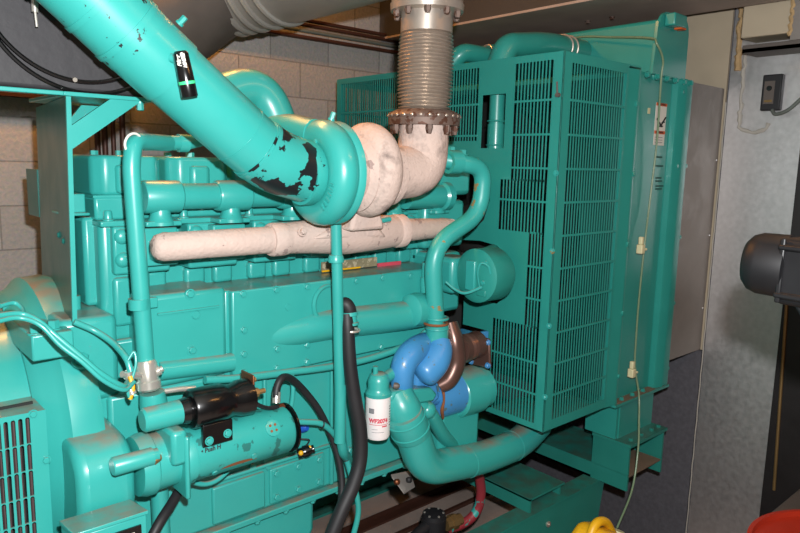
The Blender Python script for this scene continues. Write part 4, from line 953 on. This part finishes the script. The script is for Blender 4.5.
# ================================================================ big lower coolant elbow
t = thing('lower_coolant_elbow', 'fat green coolant elbow curving along the floor under the fan guard', 'pipe', (1.879, 1.78, 0.4464))
pp_ = fillet([(1.602, 1.8, 0.7925), (1.606, 1.77, 0.7537), (1.645, 1.76, 0.6614), (1.714, 1.76, 0.4859), (2.05, 1.77, 0.4266), (2.336, 1.785, 0.4154), (2.511, 1.82, 0.4505)], .2, 12)
MB().tube(pp_, [.064+.003*min(1, i/8) for i in range(len(pp_))], 30).build('pipe', GREEN, t)
MB().prism([(1.533, 1.76, 0.8114), (1.561, 1.76, 0.8316), (1.744, 1.76, 0.8044), (1.777, 1.76, 0.7733), (1.757, 1.76, 0.7458), (1.563, 1.76, 0.7667)], (0, .09, 0)).build('top_flange', GREEN, t, bevel=.01)
a_, b_ = V((1.571, 1.76, 0.8028)), V((1.646, 1.76, 0.6455)); d = (b_-a_).normalized()
MB().lathe(a_+d*.07, d, [(0,.05),(0,.070),(.01,.073),(.095,.074),(.105,.071),(.105,.05)], 36).build('hose_sleeve', GREEN, t)
for f_ in (.095, .15): MB().torus(a_+d*f_, d, .073, .004, 36, 8).build('hose_clamp', GREEN_CHIP, t)
for a_ in (V((1.961, 1.768, 0.442)), V((2.277, 1.783, 0.4179))):
    dd = V((2.547, 1.8, 0.4328))-V((2.05, 1.77, 0.4356)); MB().torus(a_, dd, .0655, .0035, 36, 8).build('weld_seam', GREEN, t)
t = thing('small_coolant_pipe', 'slimmer green pipe running beside the fat coolant elbow', 'pipe', (1.899, 1.86, 0.5209))
MB().tube(fillet([(1.656, 1.82, 0.7672), (1.746, 1.78, 0.7144), (1.881, 1.82, 0.5477), (2.12, 1.9, 0.3646)], .07, 8), .029, 18).build('pipe', GREEN, t)
MB().ball((1.745, 1.785, 0.709), .036).build('elbow', GREEN, t)

# ================================================================ upright pipes in front of the engine
t = thing('breather_pipe', 'upright green pipe at the rear of the engine bent over at the top', 'pipe', (0.6821, 1.86, 1.256))
MB().tube(fillet([(0.8315, 1.98, 1.692), (0.691, 1.87, 1.692), (0.6769, 1.86, 1.628), (0.6981, 1.86, 1.074)], .05, 8), .0235, 20).build('pipe', GREEN, t)
MB().tube([(0.7573, 1.98, 1.69), (0.8962, 2, 1.695), (0.9712, 2.02, 1.713)], .022, 16).build('upper_run', GREEN, t)
MB().torus((0.6851, 1.862, 1.686), (.35,-.9,-.25), .0265, .0035, 24, 8).build('joint_ring', PAPER, t, label='pale joint ring')
MB().lathe((0.6839, 1.86, 1.23), (0,0,1), [(0,.02),(0,.028),(.03,.028),(.03,.02)], 24).build('clip_band', GREEN, t)
MB().box((0.7186, 1.9, 1.218), V((0.7546, 1.9, 1.249))+V((0,.012,0))).build('clip_tab', GREEN, t, bevel=.003)
MB().lathe((0.8709, 2, 1.694), (1,0,0), [(0,.02),(0,.027),(.03,.027),(.03,.02)], 20).build('hose_clamp', GREEN, t)

t = thing('oil_drain_line', 'slim upright green pipe dropping from the turbocharger past the side cover', 'pipe', (1.339, 1.8, 0.8357))
MB().tube([(1.297, 1.78, 1.5), (1.302, 1.78, 1.445), (1.345, 1.8, 0.6886), (1.383, 1.82, 0.2092)][:3], .0185, 18).build('pipe', GREEN, t)
for q in (257,): MB().lathe((1.304, 1.782, 1.322), (0,0,1), [(0,.015),(0,.026),(.012,.027),(.024,.022),(.024,.015)], 20).build('clamp', GREEN, t)
MB().lathe((1.338, 1.797, 0.8941), (0,0,-1), [(0,.016),(0,.0205),(.21,.0205),(.21,.016)], 20).build('lower_sleeve', GREEN, t)
MB().tube(fillet([(1.345, 1.8, 0.696), (1.362, 1.81, 0.6361), (1.488, 1.92, 0.5062)], .04), .018, 14).build('lower_bend', GREEN, t)

t = thing('black_hose', 'thick black rubber hose hanging from the side cover down to the floor', 'hose', (1.362, 1.76, 0.7339))
hs = spline([(1.35, 1.78, 1.142), (1.347, 1.77, 1.089), (1.354, 1.765, 0.9666), (1.373, 1.76, 0.8395), (1.393, 1.755, 0.7275), (1.391, 1.75, 0.6194), (1.358, 1.745, 0.5388), (1.307, 1.74, 0.4651), (1.249, 1.74, 0.3573), (1.209, 1.74, 0.2445)], 8)
MB().tube(hs, [.021+.0045*min(1,i/30) for i in range(len(hs))], 20).build('hose', RUBBER, t)
MB().tube(spline([(1.389, 1.86, 1.107), (1.347, 1.81, 1.157), (1.349, 1.79, 1.175), (1.358, 1.78, 1.161), (1.363, 1.78, 1.14)], 6), .023, 18).build('top_bend', RUBBER, t)
MB().lathe((1.363, 1.78, 1.147), V((1.364, 1.775, 1.106))-V((1.363, 1.78, 1.147)), [(0,.02),(0,.027),(.012,.027),(.014,.022),(.035,.022),(.037,.027),(.045,.027),(.045,.02)], 20).build('fitting', GREEN, t, label='green painted fitting')
MB().torus((1.362, 1.77, 1.086), (0,0,1), .0265, .0045, 24, 8).build('clamp', CHROME, t, label='bright clamp')

t = thing('green_conduit', 'green flexible conduit from the starter curving down beside the black hose', 'conduit', (1.378, 1.82, 0.6356))
MB().tube(spline([(1.148, 1.86, 0.7844), (1.229, 1.85, 0.7676), (1.292, 1.84, 0.7478), (1.348, 1.84, 0.693), (1.389, 1.84, 0.6181), (1.414, 1.83, 0.5264), (1.435, 1.82, 0.4382), (1.441, 1.82, 0.3656), (1.415, 1.82, 0.2763), (1.384, 1.82, 0.1692)], 8), .0105, 12).build('conduit', GREEN, t)
for p_, ax_ in (((1.292, 1.84, 0.7459), (1,0,-.3)), ((1.398, 1.84, 0.5888), (.3,0,-1))): MB().torus(p_, ax_, .0115, .003, 18, 6).build('cable_tie', INK, t)

# thin fuel line under the cover
t = MB().tube(spline([(0.8934, 1.9, 0.9712), (1.013, 1.9, 0.9537), (1.201, 1.9, 0.9374), (1.386, 1.895, 0.9251), (1.567, 1.89, 0.9273), (1.735, 1.88, 0.9522), (1.821, 1.87, 0.9974)], 6), .013, 12)
tag(t.build('fuel_line', GREEN), 'thin green line running under the long side cover to the blue pump', 'pipe')
t = MB().tube(spline([(1.202, 1.89, 0.929), (1.2, 1.88, 0.8722), (1.188, 1.88, 0.811), (1.16, 1.88, 0.768)], 6), .0085, 10)
tag(t.build('sensor_line', GREEN), 'short green line dropping beside the black battery cable elbow', 'pipe')

# wiring at the left end
def wire(pts, r, lab, nm='wiring_loom', m=None):
    return tag(MB().tube(spline(pts, 7), r, 10).build(nm, m or GREEN), lab, 'wire', 'painted wiring at the rear of the engine')
wire([(0.321, 1.8, 1.27), (0.38, 1.82, 1.264), (0.4141, 1.8, 1.245), (0.4477, 1.78, 1.206), (0.4954, 1.76, 1.151), (0.5384, 1.75, 1.101), (0.5952, 1.76, 1.052), (0.625, 1.8, 1.046)], .0078, 'thicker green painted loom sagging from the pad to the silver connector')
wire([(0.3165, 1.78, 1.26), (0.371, 1.8, 1.259), (0.4134, 1.78, 1.239), (0.4506, 1.76, 1.187), (0.4937, 1.74, 1.141), (0.5387, 1.73, 1.087), (0.5931, 1.74, 1.047), (0.6303, 1.77, 1.053)], .006, 'thinner green wire lying along the thick painted loom')
wire([(0.5324, 1.93, 1.201), (0.5827, 1.92, 1.17), (0.6164, 1.88, 1.139), (0.6292, 1.82, 1.108), (0.634, 1.8, 1.072)], .009, 'green wire coming from behind the upright bracket to the silver connector')
wire([(0.3459, 1.86, 1.281), (0.3807, 1.88, 1.281), (0.3935, 1.86, 1.267), (0.3883, 1.82, 1.255)], .006, 'small looped green wire end on the mounting pad')
wire([(0.6273, 1.8, 1.107), (0.6441, 1.8, 1.127), (0.6447, 1.79, 1.098), (0.6318, 1.78, 1.067), (0.6135, 1.77, 1.029), (0.6205, 1.77, 1.005)], .004, 'thin wire hanging in front of the silver connector')
t = thing('silver_connector', 'bright silver fitting with side connectors at the foot of the upright green pipe', 'fitting', (0.6908, 1.84, 1.004))
c0 = V((0.6941, 1.85, 1.072)); c1 = V((0.6964, 1.84, 1.003))
MB().lathe(c0, c1-c0, [(-.01,0),(-.01,.026),(0,.03),(.045,.03),(.05,.034),((c1-c0).length,.034),((c1-c0).length+.006,.028),((c1-c0).length+.006,0)], 28).build('body', CHROME, t)
for s_, q0, q1 in ((-1, (0.6651, 1.82, 1.05), (0.61, 1.8, 1.071)), (1, (0.7063, 1.84, 1.042), (0.7345, 1.83, 1.057))):
    d = V(q1)-V(q0); L_ = d.length
    MB().lathe(q0, d, [(0,0),(0,.010),(L_*.4,.010),(L_*.4,.014),(L_*.75,.014),(L_*.8,.009),(L_,.009),(L_,0)], 14).build('side_connector', CHROME, t)
MB().lathe((0.6178, 1.78, 1.047), (.3,-.3,-1), [(0,0),(0,.010),(.03,.011),(.03,0)], 12).build('plug', CHROME, t)
MB().tube(spline([(0.6239, 1.78, 1.068), (0.627, 1.77, 1.037), (0.618, 1.77, 1.008)], 5), .006, 8).build('yellow_lead', YELLOW, t, label='short yellow lead')
MB().lathe((0.7046, 1.84, 0.9897), (.1,0,-1), [(0,0),(0,.034),(.03,.038),(.05,.038),(.05,0)], 24).build('green_base', GREEN, t, label='green painted base')
t = MB().tube([(0.7276, 1.84, 0.9847), (0.7827, 1.83, 0.9847), (0.8286, 1.83, 0.9781)], .008, 10)
tag(t.build('rod_link', CHROME), 'pale rod lying between the silver fitting and the black solenoid', 'rod')

# ================================================================ floor items
t = thing('fluid_pump', 'round black pump with bolted cover between the rails at the bottom centre', 'pump', (1.997, 2, 0.0071))
pc = V((2.018, 2, 0.0961))
MB().lathe((pc.x, 2.0, FZ), (0,0,1), [(0,0),(0,.07),(.04,.07),(.04,.045),(pc.z-FZ-.10,.045),(pc.z-FZ-.10,.055),(pc.z-FZ-.02,.057),(pc.z-FZ-.018,.053),(pc.z-FZ,.051),(pc.z-FZ+.004,.03),(pc.z-FZ+.004,0)], 36).build('body', RUBBER, t)
for k in range(6):
    a = k*PI/3+.3; MB().lathe((pc.x+.042*math.cos(a), 2.0+.042*math.sin(a), pc.z), (0,0,1), [(-.001,0),(-.001,.006),(.005,.005),(.005,0)], 8).build('cover_bolt', CHROME, t, label=None)
MB().tube([(pc.x-.05, 2.0, pc.z-.05), (pc.x-.16, 1.98, pc.z-.07), (pc.x-.32, 1.95, pc.z-.10)], .027, 18).build('inlet', RUBBER, t)
MB().tube(spline([(pc.x-.02, 1.92, pc.z-.08), (pc.x-.15, 1.88, pc.z-.09), (pc.x-.3, 1.87, pc.z-.14)], 6), .022, 12).build('hose_tail', RUBBER, t)
MB().ball((pc.x-.16, 1.945, pc.z-.05), .014).build('clamp_screw', CHROME, t)
MB().lathe((pc.x+.045, 1.97, pc.z-.06), (1,-.1,0), [(0,0),(0,.03),(.03,.03),(.03,.036),(.06,.036),(.06,.028),(.09,.028),(.09,0)], 8).build('brass_fitting', BRASS, t, label='brown brass fitting')
t = thing('red_hose', 'red hose patched with green paint dropping below the fat coolant elbow', 'hose', (2.257, 1.95, 0.0998))
MB().tube(spline([(2.182, 1.9, 0.3087), (2.23, 1.92, 0.2191), (2.253, 1.93, 0.1441), (2.248, 1.94, 0.0671), (2.206, 1.95, 0.0224), (2.137, 1.96, 0.0081), (2.09, 1.965, 0.0133)], 7), .022, 18).build('hose', REDCHIP, t)
t = thing('floor_angle', 'long brown angle iron lying on the floor between the skid rails', 'angle iron', (2.2, 2.63, FZ))
MB().box((1.0, 2.60, FZ), (3.3, 2.66, FZ+.012)).box((1.0, 2.655, FZ), (3.3, 2.662, FZ+.035)).build('angle', CONDUIT, t)
tag(MB().box((1.0, 2.45, FZ), (3.3, 2.47, FZ+.02)).build('floor_strip', CONDUIT), 'thin brown strip on the floor nearer than the long angle iron', 'strip')
t = MB().prism([(1.701, 1.93, 0.3883), (1.805, 1.93, 0.3737), (1.802, 1.9, 0.3291), (1.723, 1.88, 0.332)], (0,.008,.012))
br_ = t.build('pan_bracket', GALV_W, e, label='grey steel bracket below the pan flange')
for i, q in enumerate(((1.7, 1.905, 0.3808), (1.766, 1.905, 0.369))): MB().lathe(q, (0,-1,.5), [(0,0),(0,.012),(.014,.012),(.02,.006),(.02,0)], 8).build('bracket_bolt', INK if i else COPPER, br_)

t = thing('yellow_jerrycan', 'yellow plastic jerrycan with a loop handle beside the skid rail at the bottom', 'jerrycan', (2.2, 1.32, FZ))
MB().prism([(2.07, 1.24, FZ), (2.42, 1.24, FZ), (2.43, 1.24, .09), (2.38, 1.24, .16), (2.29, 1.24, .235), (2.21, 1.24, .265), (2.14, 1.24, .22), (2.07, 1.24, .15)], (0, .15, 0)).build('body', YELLOW, t, bevel=.03, seg=4)
MB().tube(fillet([(2.17, 1.31, .21), (2.21, 1.31, .285), (2.29, 1.31, .265), (2.36, 1.31, .17)], .05), .018, 16).build('handle', YELLOW, t)
MB().lathe((2.40, 1.33, .11), (.4,0,1), [(0,0),(0,.035),(.03,.035),(.032,.03),(.06,.03),(.06,0)], 20).build('cap', CREAM, t, label='pale cap with the tube end')

t = thing('red_drum', 'red steel drum with its round lid in the lower right corner', 'drum', (2.10, .41, FZ))
R_ = .297; H_ = .595-FZ
MB().lathe((2.10, .41, FZ), (0,0,1), [(0,0),(0,R_),(.02,R_),(.025,R_-.008),(H_*.32,R_-.008),(H_*.34,R_+.002),(H_*.36,R_-.008),(H_*.64,R_-.008),(H_*.66,R_+.002),(H_*.68,R_-.008),(H_-.025,R_-.008),(H_-.02,R_),(H_,R_),(H_,R_-.012),(H_-.015,R_-.016),(H_-.018,0)], 72).build('body', RED, t)
MB().lathe((2.0, .3, .577), (0,0,1), [(0,0),(0,.035),(.012,.035),(.012,0)], 20).build('bung', RED, t)
FZ = FZ_ROOM
t = thing('grey_chest', 'low grey metal chest by the black door behind the red drum', 'chest', (3.2, .62, FZ))
MB().box((2.75, .25, FZ), (3.6, .95, .17)).build('body', DARKSTEEL, t, bevel=.01)
MB().box((2.74, .24, .17), (3.61, .955, .20)).build('lid', DARKSTEEL, t, bevel=.008)

# black actuator on a post at the right edge
FZ = PADZ
t = thing('black_actuator', 'dusty black motor unit reaching in from the right edge and casting a shadow', 'actuator', (1.36, .3, FZ))
q0 = V((1.35, 0.5224, 1.478)); axd = V((.12, -1, -.03)).normalized()
capr = .058
MB().lathe(q0, axd, [(0,0),(0,.02),(.004,.040),(.014,.052),(.03,capr),(.075,capr+.001),(.078,capr-.004),(.078,0)], 48).build('end_cap', DEVICE, t)
cc = q0+axd*.15; Rm = Matrix.Rotation(-.12, 3, 'Z')
MB().obox(cc+V((0,0,-.002)), (.125, .145, .122), Rm).build('housing', DEVICE, t, bevel=.012, seg=3)
pl = []
for y_, z_ in ((.05,.055),(.02,.082),(-.08,.092),(-.08,.055)): pl.append(cc+Rm@V((-.05, y_, z_)))
MB().prism(pl, Rm@V((.10,0,0))).build('top_hood', DEVICE, t, bevel=.005)
for y_ in (.062, .01, -.045): 
    p = cc+Rm@V((-.066, y_, 0)); MB().obox(p, (.006, .010, .118), Rm).build('rib', DEVICE, t, bevel=.003)
for z_ in (.042, -.045):
    p = cc+Rm@V((-.064, -.0, z_)); MB().obox(p, (.012, .14, .012), Rm).build('rib', DEVICE, t, bevel=.004)
pl = [cc+Rm@V((-.05, y_, z_)) for y_, z_ in ((.045,-.058),(.02,-.092),(-.07,-.10),(-.07,-.058))]
MB().prism(pl, Rm@V((.09,0,0))).build('lower_bracket', DEVICE, t, bevel=.006)
MB().obox(cc+axd*.16, (.05,.22,.05), Rm).build('arm', DEVICE, t)
e0 = cc+axd*.27
MB().box((e0.x-.03, e0.y-.03, FZ), (e0.x+.03, e0.y+.03, e0.z+.05)).build('post', DEVICE, t)

# ================================================================ camera and light
cd = bpy.data.cameras.new('camera'); cam = bpy.data.objects.new('camera', cd); COL.objects.link(cam)
cam.matrix_world = Matrix(((0.749008, 0.084142, -0.657197, 0.000000), (-0.662187, 0.128394, -0.738257, 0.000000), (0.022262, 0.988147, 0.151886, 1.650000), (0.000000, 0.000000, 0.000000, 1.000000)))
cd.sensor_width = 36; cd.lens = 30.4027; cd.clip_start = .02
SC.camera = cam
def light(nm, kind, loc, power, col, size=.1, rot=(0,0,0), sy=None):
    l = bpy.data.lights.new(nm, kind); l.energy = power; l.color = lin(col)[:3]
    if kind == 'AREA':
        l.size = size
        if sy: l.shape = 'RECTANGLE'; l.size_y = sy
    else: l.shadow_soft_size = size
    o = bpy.data.objects.new(nm, l); COL.objects.link(o); o.location = loc; o.rotation_euler = rot
    return o
light('camera_flash', 'POINT', (0.0576, -0.0205, 1.7996), 330, '#ffffff', .022)
light('lamp_over_engine', 'AREA', (.9, 2.8, 3.21), 52, '#ffa848', 1.15, (0,0,0), .18)
light('lamp_near_door', 'AREA', (2.3, -.6, 3.21), 16, '#ffae58', 1.15, (0,0,0), .18)
w = bpy.data.worlds.new('world'); SC.world = w; w.use_nodes = True
w.node_tree.nodes['Background'].inputs['Color'].default_value = lin('#ffdcb4')
w.node_tree.nodes['Background'].inputs['Strength'].default_value = .05
SC.view_settings.view_transform = 'Standard'; SC.view_settings.look = 'None'
SC.view_settings.exposure = 0; SC.view_settings.gamma = 1
SC.view_settings.use_curve_mapping = False
